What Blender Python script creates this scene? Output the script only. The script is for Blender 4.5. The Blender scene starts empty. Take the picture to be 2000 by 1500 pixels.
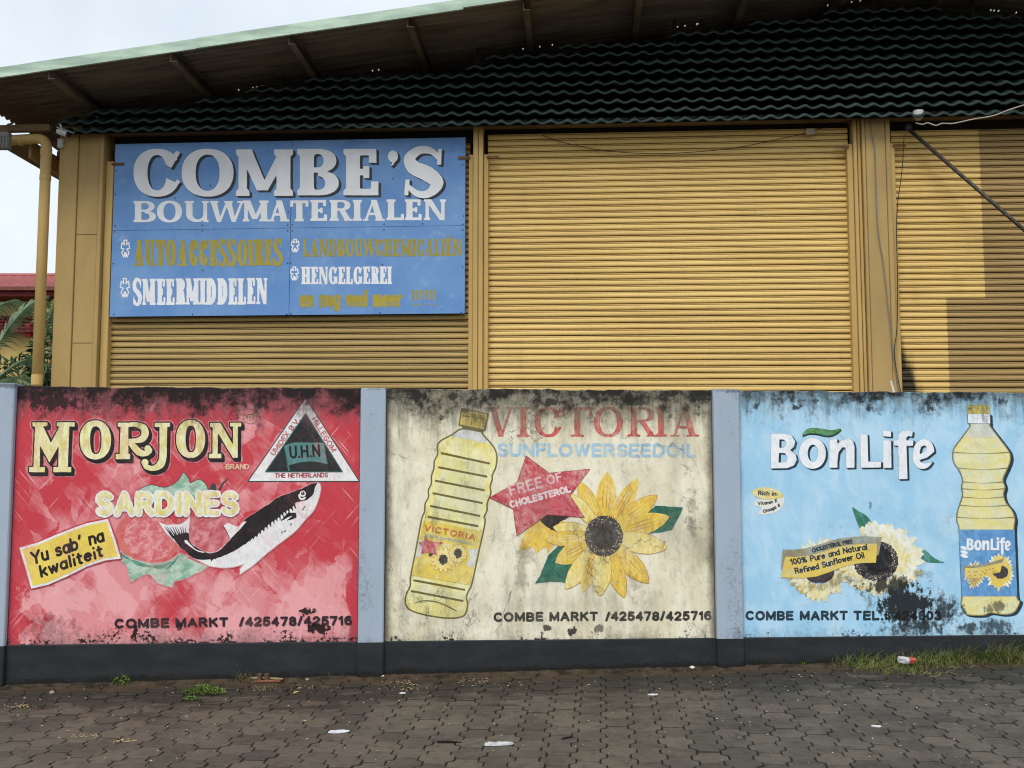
import bpy, math, random
import numpy as np
from mathutils import Vector, Matrix

random.seed(7)
np.random.seed(7)
S = bpy.context.scene
COL = S.collection

# ------------------------------------------------------------------ camera
F, CX, CY, HOR = 2100.0, 1000.0, 750.0, 940.0       # focal length and horizon in photo pixels
CAM = Vector((0.0, 0.0, 1.43))
TH = math.atan((HOR - CY) / F)
cd = bpy.data.cameras.new('camera')
cd.sensor_width = 36.0
cd.lens = 36.0 * F / 2000.0
cd.clip_start, cd.clip_end = 0.05, 3000.0
cam = bpy.data.objects.new('camera', cd)
COL.objects.link(cam)
cam.location = CAM
cam.rotation_euler = (math.pi / 2 + TH, 0, 0)
S.camera = cam

# ------------------------------------------------------------------ light
SUN_EL, SUN_AZ = math.radians(55), math.radians(196)   # overcast sun behind the photographer
w = bpy.data.worlds.new('World')
S.world = w
w.use_nodes = True
wt = w.node_tree
wt.nodes.clear()
wo = wt.nodes.new('ShaderNodeOutputWorld')
wb = wt.nodes.new('ShaderNodeBackground')
wb.inputs['Strength'].default_value = 0.1
sk = wt.nodes.new('ShaderNodeTexSky')
sk.sky_type = 'NISHITA'
sk.sun_disc = False
sk.sun_elevation = SUN_EL
sk.sun_rotation = SUN_AZ
sk.air_density, sk.dust_density = 1.0, 3.0
tc = wt.nodes.new('ShaderNodeTexCoord')
cn = wt.nodes.new('ShaderNodeTexNoise')
cn.inputs['Scale'].default_value = 3.2
cn.inputs['Detail'].default_value = 6.0
cn.inputs['Roughness'].default_value = 0.52
cr = wt.nodes.new('ShaderNodeMapRange')
cr.inputs['From Min'].default_value = 0.30
cr.inputs['From Max'].default_value = 0.68
cc = wt.nodes.new('ShaderNodeMix')
cc.data_type = 'RGBA'
cc.inputs['A'].default_value = (4.15, 4.75, 5.4, 1)     # thin, blue-grey cloud
cc.inputs['B'].default_value = (6.1, 6.45, 6.8, 1)      # thick white cloud
cm = wt.nodes.new('ShaderNodeMix')
cm.data_type = 'RGBA'
cm.inputs['Factor'].default_value = 0.93               # closed cloud deck in front of the sky
L = wt.links.new
L(tc.outputs['Generated'], cn.inputs['Vector'])
L(cn.outputs['Fac'], cr.inputs['Value'])
L(cr.outputs['Result'], cc.inputs['Factor'])
L(sk.outputs['Color'], cm.inputs['A'])
L(cc.outputs['Result'], cm.inputs['B'])
L(cm.outputs['Result'], wb.inputs['Color'])
L(wb.outputs['Background'], wo.inputs['Surface'])

sl = bpy.data.lights.new('sun', 'SUN')
sl.energy = 1.5
sl.angle = math.radians(30)
sl.color = (1.0, 0.965, 0.91)
so = bpy.data.objects.new('sun', sl)
COL.objects.link(so)
so.rotation_euler = Vector((math.sin(SUN_AZ) * math.cos(SUN_EL), math.cos(SUN_AZ) * math.cos(SUN_EL), math.sin(SUN_EL))).to_track_quat('Z', 'Y').to_euler()
so.location = (-3, -8, 9)

S.view_settings.view_transform = 'Standard'
S.view_settings.look = 'None'
S.view_settings.exposure = 0.72
S.view_settings.gamma = 1.0
S.cycles.use_denoising = True
S.cycles.use_adaptive_sampling = True
S.cycles.adaptive_threshold = 0.02
S.cycles.max_bounces = 4
S.cycles.diffuse_bounces = 3
S.cycles.filter_width = 1.15
S.render.film_transparent = False

# ------------------------------------------------------------------ geometry of the place
def ray(px, py):
    x, y = (px - CX) / F, (CY - py) / F
    c, s = math.cos(TH), math.sin(TH)
    return Vector((x, c - y * s, s + y * c))

class Frame:
    """A vertical plane with axes along, into and up; children keep their vertices in these axes."""
    def __init__(self, y0, slope):
        n = math.hypot(1, slope)
        self.d = Vector((1 / n, slope / n, 0))
        self.m = Vector((-slope / n, 1 / n, 0))
        self.o = Vector((0, y0, 0))
        self.mat = Matrix(((self.d.x, self.m.x, 0, 0), (self.d.y, self.m.y, 0, y0), (0, 0, 1, 0), (0, 0, 0, 1)))
    def at(self, px, py, dep=0.0):
        """photo pixel -> (along, up) on the plane `dep` metres behind the frame's face"""
        r = ray(px, py)
        p0 = self.o + self.m * dep
        t = (p0 - CAM).dot(self.m) / r.dot(self.m)
        q = CAM + r * t - self.o
        return q.dot(self.d), q.z
    def many(self, P, dep=0.0):
        P = np.asarray(P, float)
        x, y = (P[:, 0] - CX) / F, (CY - P[:, 1]) / F
        c, s = math.cos(TH), math.sin(TH)
        R = np.stack([x, c - y * s, s + y * c], 1)
        m, d = np.array(self.m), np.array(self.d)
        p0 = np.array(self.o) + m * dep
        C = np.array(CAM)
        t = ((p0 - C) @ m) / (R @ m)
        Q = C + R * t[:, None] - np.array(self.o)
        return np.stack([Q @ d, Q[:, 2]], 1)
    def world(self, a, dep, z):
        return self.o + self.d * a + self.m * dep + Vector((0, 0, z))

WALL = Frame(8.0, 0.078)
BLD = Frame(12.6, -0.061)
def bx(px, py=500, dep=0.0): return BLD.at(px, py, dep)[0]
def bz(py, px=1000, dep=0.0): return BLD.at(px, py, dep)[1]

def project(p):
    v = Vector(p) - CAM
    c, s = math.cos(TH), math.sin(TH)
    zc = v.y * c + v.z * s
    return CX + F * v.x / zc, CY - F * (v.z * c - v.y * s) / zc

# the paved forecourt rises gently towards the wall and to the right
_a = WALL.at(12, 1342); _b = WALL.at(1990, 1289)
GP = WALL.world(_a[0], 0, _a[1])
GQ = WALL.world(_b[0], 0, _b[1])
_r = ray(1000, 829)
GN = (GQ - GP).cross(Vector((0, 1, _r.z / _r.y))).normalized()
def gz(x, y):
    return GP.z - (GN.x * (x - GP.x) + GN.y * (y - GP.y)) / GN.z
def gat(px, py):
    r = ray(px, py)
    t = (GP - CAM).dot(GN) / r.dot(GN)
    return CAM + r * t

# ------------------------------------------------------------------ scene helpers
def empty(name, mat=None, label=None, cat=None, group=None):
    o = bpy.data.objects.new(name, None)
    COL.objects.link(o)
    if mat is not None:
        o.matrix_world = mat
    tag(o, label, cat, group)
    return o
def tag(o, label=None, cat=None, group=None, kind=None):
    if label: o['label'] = label
    if cat: o['category'] = cat
    if group: o['group'] = group
    if kind: o['kind'] = kind
    return o
def link(name, me, material, parent=None):
    o = bpy.data.objects.new(name, me)
    COL.objects.link(o)
    if material is not None and not me.materials:
        me.materials.append(material)
    if parent is not None:
        o.parent = parent
    return o
class MB:
    def __init__(self): self.v, self.f = [], []
    def add(self, vs, fs):
        n = len(self.v)
        self.v += [tuple(p) for p in vs]
        self.f += [tuple(i + n for i in f) for f in fs]
        return self
    def box(self, x0, x1, y0, y1, z0, z1):
        return self.add([(x0, y0, z0), (x1, y0, z0), (x1, y1, z0), (x0, y1, z0), (x0, y0, z1), (x1, y0, z1), (x1, y1, z1), (x0, y1, z1)],
                        [(0, 3, 2, 1), (4, 5, 6, 7), (0, 1, 5, 4), (1, 2, 6, 5), (2, 3, 7, 6), (3, 0, 4, 7)])
    def bbox(self, x0, x1, y0, y1, z0, z1, b=0.006):
        """box with chamfered front edges (front = low y)"""
        o = [(x0, y1), (x0, y0 + b), (x0 + b, y0), (x1 - b, y0), (x1, y0 + b), (x1, y1)]
        n = len(o)
        vs = [(x, y, z0) for x, y in o] + [(x, y, z1) for x, y in o]
        fs = [(i, (i + 1) % n, n + (i + 1) % n, n + i) for i in range(n)] + [tuple(range(n))[::-1], tuple(range(n, 2 * n))]
        return self.add(vs, fs)
    def tube(self, pts, r, n=10, cap=True):
        pts = [Vector(p) for p in pts]
        rs = r if isinstance(r, (list, tuple)) else [r] * len(pts)
        vs, fs, u = [], [], None
        for i, p in enumerate(pts):
            t = (pts[min(i + 1, len(pts) - 1)] - pts[max(i - 1, 0)]).normalized()
            if u is None:
                u = t.orthogonal().normalized()
            u = (u - t * u.dot(t))
            u = u.normalized() if u.length > 1e-6 else t.orthogonal().normalized()
            v = t.cross(u)
            for k in range(n):
                a = 2 * math.pi * k / n
                vs.append(p + (u * math.cos(a) + v * math.sin(a)) * rs[i])
        for i in range(len(pts) - 1):
            for k in range(n):
                fs.append((i * n + k, i * n + (k + 1) % n, (i + 1) * n + (k + 1) % n, (i + 1) * n + k))
        if cap:
            fs.append(tuple(range(n))[::-1]); fs.append(tuple(range((len(pts) - 1) * n, len(pts) * n)))
        return self.add(vs, fs)
    def mesh(self, name, smooth=False):
        me = bpy.data.meshes.new(name)
        me.from_pydata(self.v, [], self.f)
        if smooth:
            me.polygons.foreach_set('use_smooth', [True] * len(me.polygons))
        me.update()
        return me
    def build(self, name, material, parent=None, smooth=False):
        return link(name, self.mesh(name, smooth), material, parent)

# ------------------------------------------------------------------ materials
def lin(c):
    c = c / 255.0
    return c / 12.92 if c <= 0.04045 else ((c + 0.055) / 1.055) ** 2.4
def rgb(r, g, b, k=1.0):
    return (lin(r) * k, lin(g) * k, lin(b) * k, 1.0)

class NT:
    def __init__(self, tree): self.t = tree
    def n(self, kind): return self.t.nodes.new(kind)
    def put(self, sock, v):
        if hasattr(v, 'is_linked') or isinstance(v, bpy.types.NodeSocket): self.t.links.new(v, sock)
        else: sock.default_value = v
    def m(self, op, a, b=0.0, c=None, clamp=False):
        q = self.n('ShaderNodeMath'); q.operation = op; q.use_clamp = clamp
        self.put(q.inputs[0], a); self.put(q.inputs[1], b)
        if c is not None: self.put(q.inputs[2], c)
        return q.outputs[0]
    def noise(self, vec, scale=1.0, detail=4.0, rough=0.55, dist=0.0):
        q = self.n('ShaderNodeTexNoise')
        self.put(q.inputs['Vector'], vec)
        q.inputs['Scale'].default_value = scale; q.inputs['Detail'].default_value = detail
        q.inputs['Roughness'].default_value = rough; q.inputs['Distortion'].default_value = dist
        return q.outputs['Fac']
    def scale(self, vec, sx, sy, sz, rz=0.0, ry=0.0, off=(0, 0, 0)):
        if ry or rz:                                   # turn first, so that the stretch lies along the turned axis
            r = self.n('ShaderNodeMapping'); self.put(r.inputs['Vector'], vec); r.inputs['Rotation'].default_value = (0, ry, rz); vec = r.outputs[0]
        q = self.n('ShaderNodeMapping')
        self.put(q.inputs['Vector'], vec)
        q.inputs['Scale'].default_value = (sx, sy, sz)
        q.inputs['Location'].default_value = off
        return q.outputs[0]
    def step(self, v, lo, hi, a=0.0, b=1.0):
        q = self.n('ShaderNodeMapRange'); q.interpolation_type = 'SMOOTHSTEP'
        self.put(q.inputs['Value'], v)
        q.inputs['From Min'].default_value = lo; q.inputs['From Max'].default_value = hi
        q.inputs['To Min'].default_value = a; q.inputs['To Max'].default_value = b
        return q.outputs['Result']
    def mix(self, fac, a, b, mode='MIX'):
        q = self.n('ShaderNodeMix'); q.data_type = 'RGBA'; q.blend_type = mode
        self.put(q.inputs['Factor'], fac); self.put(q.inputs['A'], a); self.put(q.inputs['B'], b)
        return q.outputs['Result']
    def sep(self, v):
        q = self.n('ShaderNodeSeparateXYZ'); self.put(q.inputs[0], v); return q.outputs
    def obj(self):
        return self.n('ShaderNodeTexCoord').outputs['Object']
    def pos(self):
        return self.n('ShaderNodeNewGeometry').outputs['Position']
    def rand(self):
        return self.n('ShaderNodeObjectInfo').outputs['Random']

def material(name):
    m = bpy.data.materials.new(name)
    m.use_nodes = True
    t = m.node_tree
    t.nodes.clear()
    out = t.nodes.new('ShaderNodeOutputMaterial')
    b = t.nodes.new('ShaderNodeBsdfPrincipled')
    t.links.new(b.outputs[0], out.inputs['Surface'])
    b.inputs['Roughness'].default_value = 0.75
    b.inputs['Specular IOR Level'].default_value = 0.3
    return m, NT(t), b
def bump(nt, b, h, dist=0.002, strength=0.5):
    q = nt.n('ShaderNodeBump')
    q.inputs['Strength'].default_value = strength
    q.inputs['Distance'].default_value = dist
    nt.put(q.inputs['Height'], h)
    nt.t.links.new(q.outputs[0], b.inputs['Normal'])
def plain(name, c, rough=0.7, var=0.18, sc=(6, 6, 6), metal=0.0, rnd=0.0, bmp=0.0, c2=None, spec=0.3, fine=60.0):
    """one paint or stuff with cloudy and fine variation"""
    m, nt, b = material(name)
    P = nt.obj()
    n1 = nt.noise(nt.scale(P, *sc), 1.0, 5, 0.6)
    n2 = nt.noise(P, fine, 3, 0.6)
    dark = tuple(x * (1 - var * 1.6) for x in c[:3]) + (1,) if c2 is None else c2
    lite = tuple(min(1, x * (1 + var * 0.7)) for x in c[:3]) + (1,)
    colr = nt.mix(nt.step(n1, 0.3, 0.7), dark, lite)
    colr = nt.mix(nt.step(n2, 0.25, 0.75, 0.0, 0.35 * min(1, var * 4)), colr, dark)
    if rnd:
        k = nt.m('MULTIPLY_ADD', nt.rand(), rnd * 2, 1 - rnd)
        q = nt.n('ShaderNodeVectorMath'); q.operation = 'SCALE'
        nt.put(q.inputs[0], colr); nt.put(q.inputs['Scale'], k)
        colr = q.outputs[0]
    nt.put(b.inputs['Base Color'], colr)
    b.inputs['Roughness'].default_value = rough
    b.inputs['Metallic'].default_value = metal
    b.inputs['Specular IOR Level'].default_value = spec
    if bmp: bump(nt, b, nt.m('ADD', n2, n1), 0.004, bmp)
    return m

# ------------------------------------------------------------------ drawing: fields on the photo's pixel grid, cut out as flat paint sheets
def sd_poly(X, Y, P):
    P = np.asarray(P, float)
    d = np.full(X.shape, 1e18)
    ins = np.zeros(X.shape, bool)
    for i in range(len(P)):
        ax, ay = P[i - 1]; qx, qy = P[i]
        ex, ey = qx - ax, qy - ay
        L2 = ex * ex + ey * ey
        if L2 < 1e-12: continue
        t = np.clip(((X - ax) * ex + (Y - ay) * ey) / L2, 0, 1)
        d = np.minimum(d, (X - ax - t * ex) ** 2 + (Y - ay - t * ey) ** 2)
        if ay != qy:
            c = ((ay > Y) != (qy > Y)) & (X < (qx - ax) * (Y - ay) / (qy - ay) + ax)
            ins ^= c
    d = np.sqrt(d)
    return np.where(ins, d, -d)

class Art:
    """scalar field over a pixel window; positive = painted"""
    def __init__(self, x0, y0, x1, y1, step=1.0):
        self.x0, self.y0, self.st = x0, y0, step
        self.nx, self.ny = int((x1 - x0) / step) + 2, int((y1 - y0) / step) + 2
        self.f = np.full((self.ny, self.nx), -50.0)
    def win(self, P, mar):
        P = np.asarray(P, float)
        i0 = max(0, int((P[:, 0].min() - mar - self.x0) / self.st)); i1 = min(self.nx, int((P[:, 0].max() + mar - self.x0) / self.st) + 2)
        j0 = max(0, int((P[:, 1].min() - mar - self.y0) / self.st)); j1 = min(self.ny, int((P[:, 1].max() + mar - self.y0) / self.st) + 2)
        if i1 <= i0 or j1 <= j0: return None
        X, Y = np.meshgrid(self.x0 + self.st * np.arange(i0, i1), self.y0 + self.st * np.arange(j0, j1))
        return (slice(j0, j1), slice(i0, i1)), X, Y
    def poly(self, P, grow=0.0, sub=False):
        r = self.win(P, abs(grow) + 4)
        if r:
            s, X, Y = r
            d = sd_poly(X, Y, P) + grow
            self.f[s] = np.minimum(self.f[s], -d) if sub else np.maximum(self.f[s], d)
        return self
    def line(self, P, rad):
        """polyline; rad a number or one per point"""
        P = np.asarray(P, float)
        R = np.full(len(P), rad, float) if np.isscalar(rad) else np.asarray(rad, float)
        for i in range(len(P) - 1):
            r = self.win(P[i:i + 2], R[i:i + 2].max() + 4)
            if not r: continue
            s, X, Y = r
            ex, ey = P[i + 1] - P[i]
            L2 = ex * ex + ey * ey + 1e-9
            t = np.clip(((X - P[i, 0]) * ex + (Y - P[i, 1]) * ey) / L2, 0, 1)
            d = R[i] + (R[i + 1] - R[i]) * t - np.hypot(X - P[i, 0] - t * ex, Y - P[i, 1] - t * ey)
            self.f[s] = np.maximum(self.f[s], d)
        return self
    def ell(self, cx, cy, rx, ry, rot=0.0, **k):
        return self.poly(ellp(cx, cy, rx, ry, rot), **k)
    def rough(self, amp, scale=6.0, seed=0):
        """hand-painted wobble of the edge"""
        g = np.random.RandomState(seed + 11)
        ny, nx = int(self.ny * self.st / scale) + 3, int(self.nx * self.st / scale) + 3
        G = g.rand(ny, nx) * 2 - 1
        v = np.arange(self.ny) * self.st / scale; u = np.arange(self.nx) * self.st / scale
        i, j = u.astype(int), v.astype(int)
        fu, fv = u - i, v - j
        fu = fu * fu * (3 - 2 * fu); fv = fv * fv * (3 - 2 * fv)
        A = G[j][:, i] * (1 - fu) + G[j][:, i + 1] * fu
        Bm = G[j + 1][:, i] * (1 - fu) + G[j + 1][:, i + 1] * fu
        self.f = self.f + amp * (A * (1 - fv[:, None]) + Bm * fv[:, None])
        return self
    def copy(self, grow=0.0, dx=0, dy=0, sweep=0):
        """grown copy; sweep>0 drags the shape along (dx,dy) for a block shadow"""
        o = Art.__new__(Art)
        o.x0, o.y0, o.st = self.x0, self.y0, self.st
        o.nx, o.ny = self.nx, self.ny
        f = np.full_like(self.f, -50.0)
        n = max(1, sweep)
        for k in range(n + 1 if sweep else 1):
            sx = int(round(dx * (k / n if sweep else 1) / self.st)); sy = int(round(dy * (k / n if sweep else 1) / self.st))
            g = np.roll(np.roll(self.f, sy, 0), sx, 1)
            f = np.maximum(f, g)
        o.f = f + grow
        return o
    def clip(self, other, grow=0.0):
        """keep only what lies inside another field on its own window"""
        ys = np.clip(((np.arange(self.ny) * self.st + self.y0 - other.y0) / other.st).round().astype(int), 0, other.ny - 1)
        xs = np.clip(((np.arange(self.nx) * self.st + self.x0 - other.x0) / other.st).round().astype(int), 0, other.nx - 1)
        self.f = np.minimum(self.f, other.f[ys][:, xs] + grow)
        return self
    def cut(self):
        f = self.f.copy()
        f[f == 0] = 1e-6
        f[0, :] = f[-1, :] = -1.0
        f[:, 0] = f[:, -1] = -1.0
        ins = f > 0
        c = ins[:-1, :-1].astype(int) + ins[:-1, 1:] + ins[1:, 1:] + ins[1:, :-1]
        V, Fc = [], []
        full = c == 4
        for j in range(full.shape[0]):
            row = full[j]
            if not row.any(): continue
            e = np.flatnonzero(np.diff(np.concatenate(([0], row.view(np.int8), [0]))))
            for a, b in zip(e[::2], e[1::2]):
                n = len(V)
                V += [(a, j), (a, j + 1), (b, j + 1), (b, j)]
                Fc.append((n, n + 1, n + 2, n + 3))
        for j, i in zip(*np.nonzero((c > 0) & (c < 4))):
            q = ((i, j), (i, j + 1), (i + 1, j + 1), (i + 1, j))
            v = [f[y, x] for x, y in q]
            n = len(V); k = 0
            for a in range(4):
                b = (a + 1) % 4
                if v[a] > 0:
                    V.append(q[a]); k += 1
                if (v[a] > 0) != (v[b] > 0):
                    t = v[a] / (v[a] - v[b])
                    V.append((q[a][0] + (q[b][0] - q[a][0]) * t, q[a][1] + (q[b][1] - q[a][1]) * t)); k += 1
            if k >= 3: Fc.append(tuple(range(n, n + k)))
        if not V: return None, None
        V = np.array(V, float) * self.st + np.array([self.x0, self.y0])
        return V, Fc

def ellp(cx, cy, rx, ry, rot=0.0, n=36, sq=1.0):
    out = []
    for k in range(n):
        a = 2 * math.pi * k / n
        c, s = math.cos(a), math.sin(a)
        x = rx * math.copysign(abs(c) ** sq, c); y = ry * math.copysign(abs(s) ** sq, s)
        out.append((cx + x * math.cos(rot) - y * math.sin(rot), cy + x * math.sin(rot) + y * math.cos(rot)))
    return out
def zone(x0, y0, k):
    return lambda P: [(x0 + k * x, y0 + k * y) for x, y in P]
def smooth(P, n=4, closed=True):
    """Catmull-Rom through the points"""
    P = [np.array(p, float) for p in P]
    m = len(P); out = []
    for i in range(m if closed else m - 1):
        if closed: a, b, c, d = P[i - 1], P[i], P[(i + 1) % m], P[(i + 2) % m]
        else: a, b, c, d = P[max(i - 1, 0)], P[i], P[i + 1], P[min(i + 2, m - 1)]
        for k in range(n):
            t = k / n
            out.append(tuple(0.5 * (2 * b + (c - a) * t + (2 * a - 5 * b + 4 * c - d) * t * t + (3 * b - a - 3 * c + d) * t ** 3)))
    if not closed: out.append(tuple(P[-1]))
    return out
def bbox(P, m=6):
    P = np.asarray(P, float)
    return (math.floor(P[:, 0].min() - m), math.floor(P[:, 1].min() - m), math.ceil(P[:, 0].max() + m), math.ceil(P[:, 1].max() + m))
def area(P, mar=8, step=1.0):
    return Art(*bbox(P, mar), step)

def sheet(name, art, frame, lift, material, parent, label=None):
    """lay a cut-out field on the frame's plane, `lift` metres in front of its face"""
    V, Fc = art.cut() if isinstance(art, Art) else art
    if V is None: return None
    q = frame.many(V, 0.0)
    vs = np.stack([q[:, 0], np.full(len(q), -lift), q[:, 1]], 1)
    me = bpy.data.meshes.new(name)
    me.from_pydata(vs.tolist(), [], Fc)
    me.update()
    o = link(name, me, material, parent)
    if label: o['label'] = label
    return o

# ------------------------------------------------------------------ a brush alphabet: skeleton strokes in a box, cap height 1
def arc(cx, cy, rx, ry, a0, a1, n=9):
    return [(cx + rx * math.cos(math.radians(a0 + (a1 - a0) * k / n)), cy + ry * math.sin(math.radians(a0 + (a1 - a0) * k / n))) for k in range(n + 1)]
G = {
 'A': (.72, [[(0, 0), (.36, 1), (.72, 0)], [(.13, .33), (.59, .33)]]),
 'B': (.6, [[(0, 0), (0, 1), (.33, 1)] + arc(.33, .76, .23, .24, 90, -90) + [(0, .52)], [(.33, .52)] + arc(.35, .26, .25, .26, 90, -90) + [(0, 0)]]),
 'C': (.66, [arc(.36, .5, .36, .5, 48, 312, 14)]),
 'D': (.66, [[(0, 0), (0, 1), (.25, 1)] + arc(.25, .5, .41, .5, 90, -90, 12) + [(0, 0)]]),
 'E': (.54, [[(.54, 1), (0, 1), (0, 0), (.54, 0)], [(0, .52), (.48, .52)]]),
 'F': (.52, [[(.52, 1), (0, 1), (0, 0)], [(0, .52), (.45, .52)]]),
 'G': (.7, [arc(.36, .5, .36, .5, 48, 350, 14), [(.71, .45), (.42, .45)]]),
 'H': (.64, [[(0, 0), (0, 1)], [(.64, 0), (.64, 1)], [(0, .52), (.64, .52)]]),
 'I': (.06, [[(.03, 0), (.03, 1)]]),
 'K': (.62, [[(0, 0), (0, 1)], [(.6, 1), (0, .4)], [(.22, .6), (.62, 0)]]),
 'L': (.5, [[(0, 1), (0, 0), (.5, 0)]]),
 'M': (.78, [[(0, 0), (0, 1), (.39, .12), (.78, 1), (.78, 0)]]),
 'N': (.64, [[(0, 0), (0, 1), (.64, 0), (.64, 1)]]),
 'O': (.76, [arc(.38, .5, .38, .5, 0, 360, 22)]),
 'P': (.56, [[(0, 0), (0, 1), (.3, 1)] + arc(.3, .73, .26, .27, 90, -90) + [(0, .46)]]),
 'R': (.62, [[(0, 0), (0, 1), (.32, 1)] + arc(.32, .75, .25, .25, 90, -90) + [(0, .5)], [(.3, .5), (.62, 0)]]),
 'S': (.58, [arc(.3, .75, .27, .25, 25, 270, 10) + arc(.29, .25, .29, .25, 90, -155, 10)]),
 'T': (.62, [[(0, 1), (.62, 1)], [(.31, 1), (.31, 0)]]),
 'U': (.62, [[(0, 1)] + arc(.31, .32, .31, .32, 180, 360) + [(.62, 1)]]),
 'V': (.7, [[(0, 1), (.35, 0), (.7, 1)]]),
 'W': (.95, [[(0, 1), (.24, 0), (.475, .9), (.71, 0), (.95, 1)]]),
 'X': (.64, [[(0, 0), (.64, 1)], [(0, 1), (.64, 0)]]),
 'Y': (.68, [[(0, 1), (.34, .48), (.68, 1)], [(.34, .48), (.34, 0)]]),
 '0': (.52, [arc(.26, .5, .26, .5, 0, 360, 20)]),
 '1': (.26, [[(0, .78), (.22, 1), (.22, 0)]]),
 '2': (.54, [arc(.27, .72, .26, .28, 165, -30, 9) + [(0, 0), (.54, 0)]]),
 '3': (.52, [arc(.25, .76, .24, .24, 150, -80, 8), arc(.25, .26, .27, .26, 85, -150, 9)]),
 '4': (.56, [[(.42, 0), (.42, 1), (0, .28), (.56, .28)]]),
 '5': (.54, [[(.5, 1), (.1, 1), (.04, .52)] + arc(.26, .31, .28, .31, 120, -150, 10)]),
 '6': (.54, [[(.46, .93)] + arc(.3, .6, .3, .4, 80, 180, 6) + arc(.27, .3, .27, .3, 180, 540, 16)]),
 '7': (.54, [[(0, 1), (.54, 1), (.2, 0)]]),
 '8': (.54, [arc(.27, .76, .23, .24, -90, 270, 14), arc(.27, .26, .27, .26, 90, 450, 16)]),
 '/': (.28, [[(0, -.02), (.28, 1.02)]]),
 '%': (.8, [arc(.17, .78, .17, .22, 0, 360, 12), arc(.63, .22, .17, .22, 0, 360, 12), [(.12, 0), (.68, 1)]]),
 '.': (.06, [[(.03, 0), (.03, .02)]]),
 ':': (.06, [[(.03, .05), (.03, .07)], [(.03, .55), (.03, .57)]]),
 "'": (.12, [[(.1, 1.05), (.03, .82)]]),
 '!': (.06, [[(.03, .3), (.03, 1)], [(.03, 0), (.03, .02)]]),
 ' ': (.3, []),
 'a': (.48, [arc(.24, .33, .24, .33, 0, 360, 16), [(.48, .66), (.48, 0)]]),
 'b': (.5, [[(0, 1), (0, 0)], arc(.25, .33, .25, .33, 0, 360, 16)]),
 'd': (.5, [[(.5, 1), (.5, 0)], arc(.25, .33, .25, .33, 0, 360, 16)]),
 'c': (.46, [arc(.26, .33, .26, .33, 50, 310, 12)]),
 'e': (.5, [[(.02, .36), (.49, .36)] + arc(.25, .33, .25, .33, 5, 310, 14)]),
 'f': (.36, [arc(.3, .8, .18, .2, 60, 180, 6) + [(.12, 0)], [(0, .62), (.34, .62)]]),
 'g': (.5, [arc(.25, .33, .25, .33, 0, 360, 16), [(.5, .66), (.5, -.05)] + arc(.25, -.08, .25, .2, 0, -150, 7)]),
 'h': (.46, [[(0, 1), (0, 0)], [(0, .38)] + arc(.23, .42, .23, .24, 170, 0, 7) + [(.46, 0)]]),
 'i': (.06, [[(.03, 0), (.03, .60)], [(.03, 1.0), (.03, 1.02)]]),
 'k': (.44, [[(0, 1), (0, 0)], [(.42, .66), (0, .26)], [(.16, .42), (.44, 0)]]),
 'l': (.06, [[(.03, 0), (.03, 1)]]),
 'm': (.78, [[(0, .66), (0, 0)], [(0, .4)] + arc(.19, .44, .19, .22, 170, 0, 7) + [(.38, 0)], [(.38, .4)] + arc(.58, .44, .2, .22, 170, 0, 7) + [(.78, 0)]]),
 'n': (.46, [[(0, .66), (0, 0)], [(0, .38)] + arc(.23, .42, .23, .24, 170, 0, 7) + [(.46, 0)]]),
 'o': (.52, [arc(.26, .33, .26, .33, 0, 360, 18)]),
 'r': (.32, [[(0, .66), (0, 0)], [(0, .36)] + arc(.22, .42, .2, .24, 160, 60, 5)]),
 's': (.42, [arc(.21, .5, .19, .16, 30, 270, 8) + arc(.21, .17, .21, .17, 90, -150, 8)]),
 't': (.32, [[(.12, .92), (.12, .12)] + arc(.24, .12, .12, .12, 180, 290, 5), [(0, .66), (.3, .66)]]),
 'u': (.46, [[(0, .66)] + arc(.23, .24, .23, .24, 180, 350, 8) + [(.46, .66)], [(.46, .66), (.46, 0)]]),
 'v': (.46, [[(0, .66), (.23, 0), (.46, .66)]]),
 'w': (.68, [[(0, .66), (.17, 0), (.34, .6), (.51, 0), (.68, .66)]]),
 'y': (.46, [[(0, .66), (.23, .02)], [(.46, .66), (.14, -.26)]]),
}
def brush(text, p0, p1, H, rad, gap=None, sag=0.0, shear=0.0, up=None, art=None, wob=0.0, bell=None):
    """write text between two baseline pixels; returns an Art"""
    p0, p1 = np.array(p0, float), np.array(p1, float)
    Ln = np.hypot(*(p1 - p0))
    d = (p1 - p0) / Ln
    u = np.array([d[1], -d[0]]) if up is None else np.array(up, float)
    gp = gap if gap is not None else 0.26
    ws = [G[c][0] for c in text]
    tot = sum(ws) + gp * (len(text) - 1)
    kx = (Ln - 2 * rad) / tot
    kyy = H - 2 * rad
    strokes, x = [], 0.0
    for c, wd in zip(text, ws):
        oy = wob * random.uniform(-1, 1)
        for st in G[c][1]:
            q = []
            for gx, gy in st:
                ux = rad + (x + gx) * kx + shear * gy * H
                t = ux / Ln
                s = (bell(t) if bell else sag * 4 * t * (1 - t))
                q.append(p0 + d * ux + u * (rad + gy * kyy + s + oy))
            strokes.append(np.array(q))
        x += wd + gp
    if art is None:
        art = area(np.concatenate(strokes), rad + 5, 0.5 if H < 24 else 1.0)
    for q in strokes: art.line(q, rad)
    return art

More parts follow.
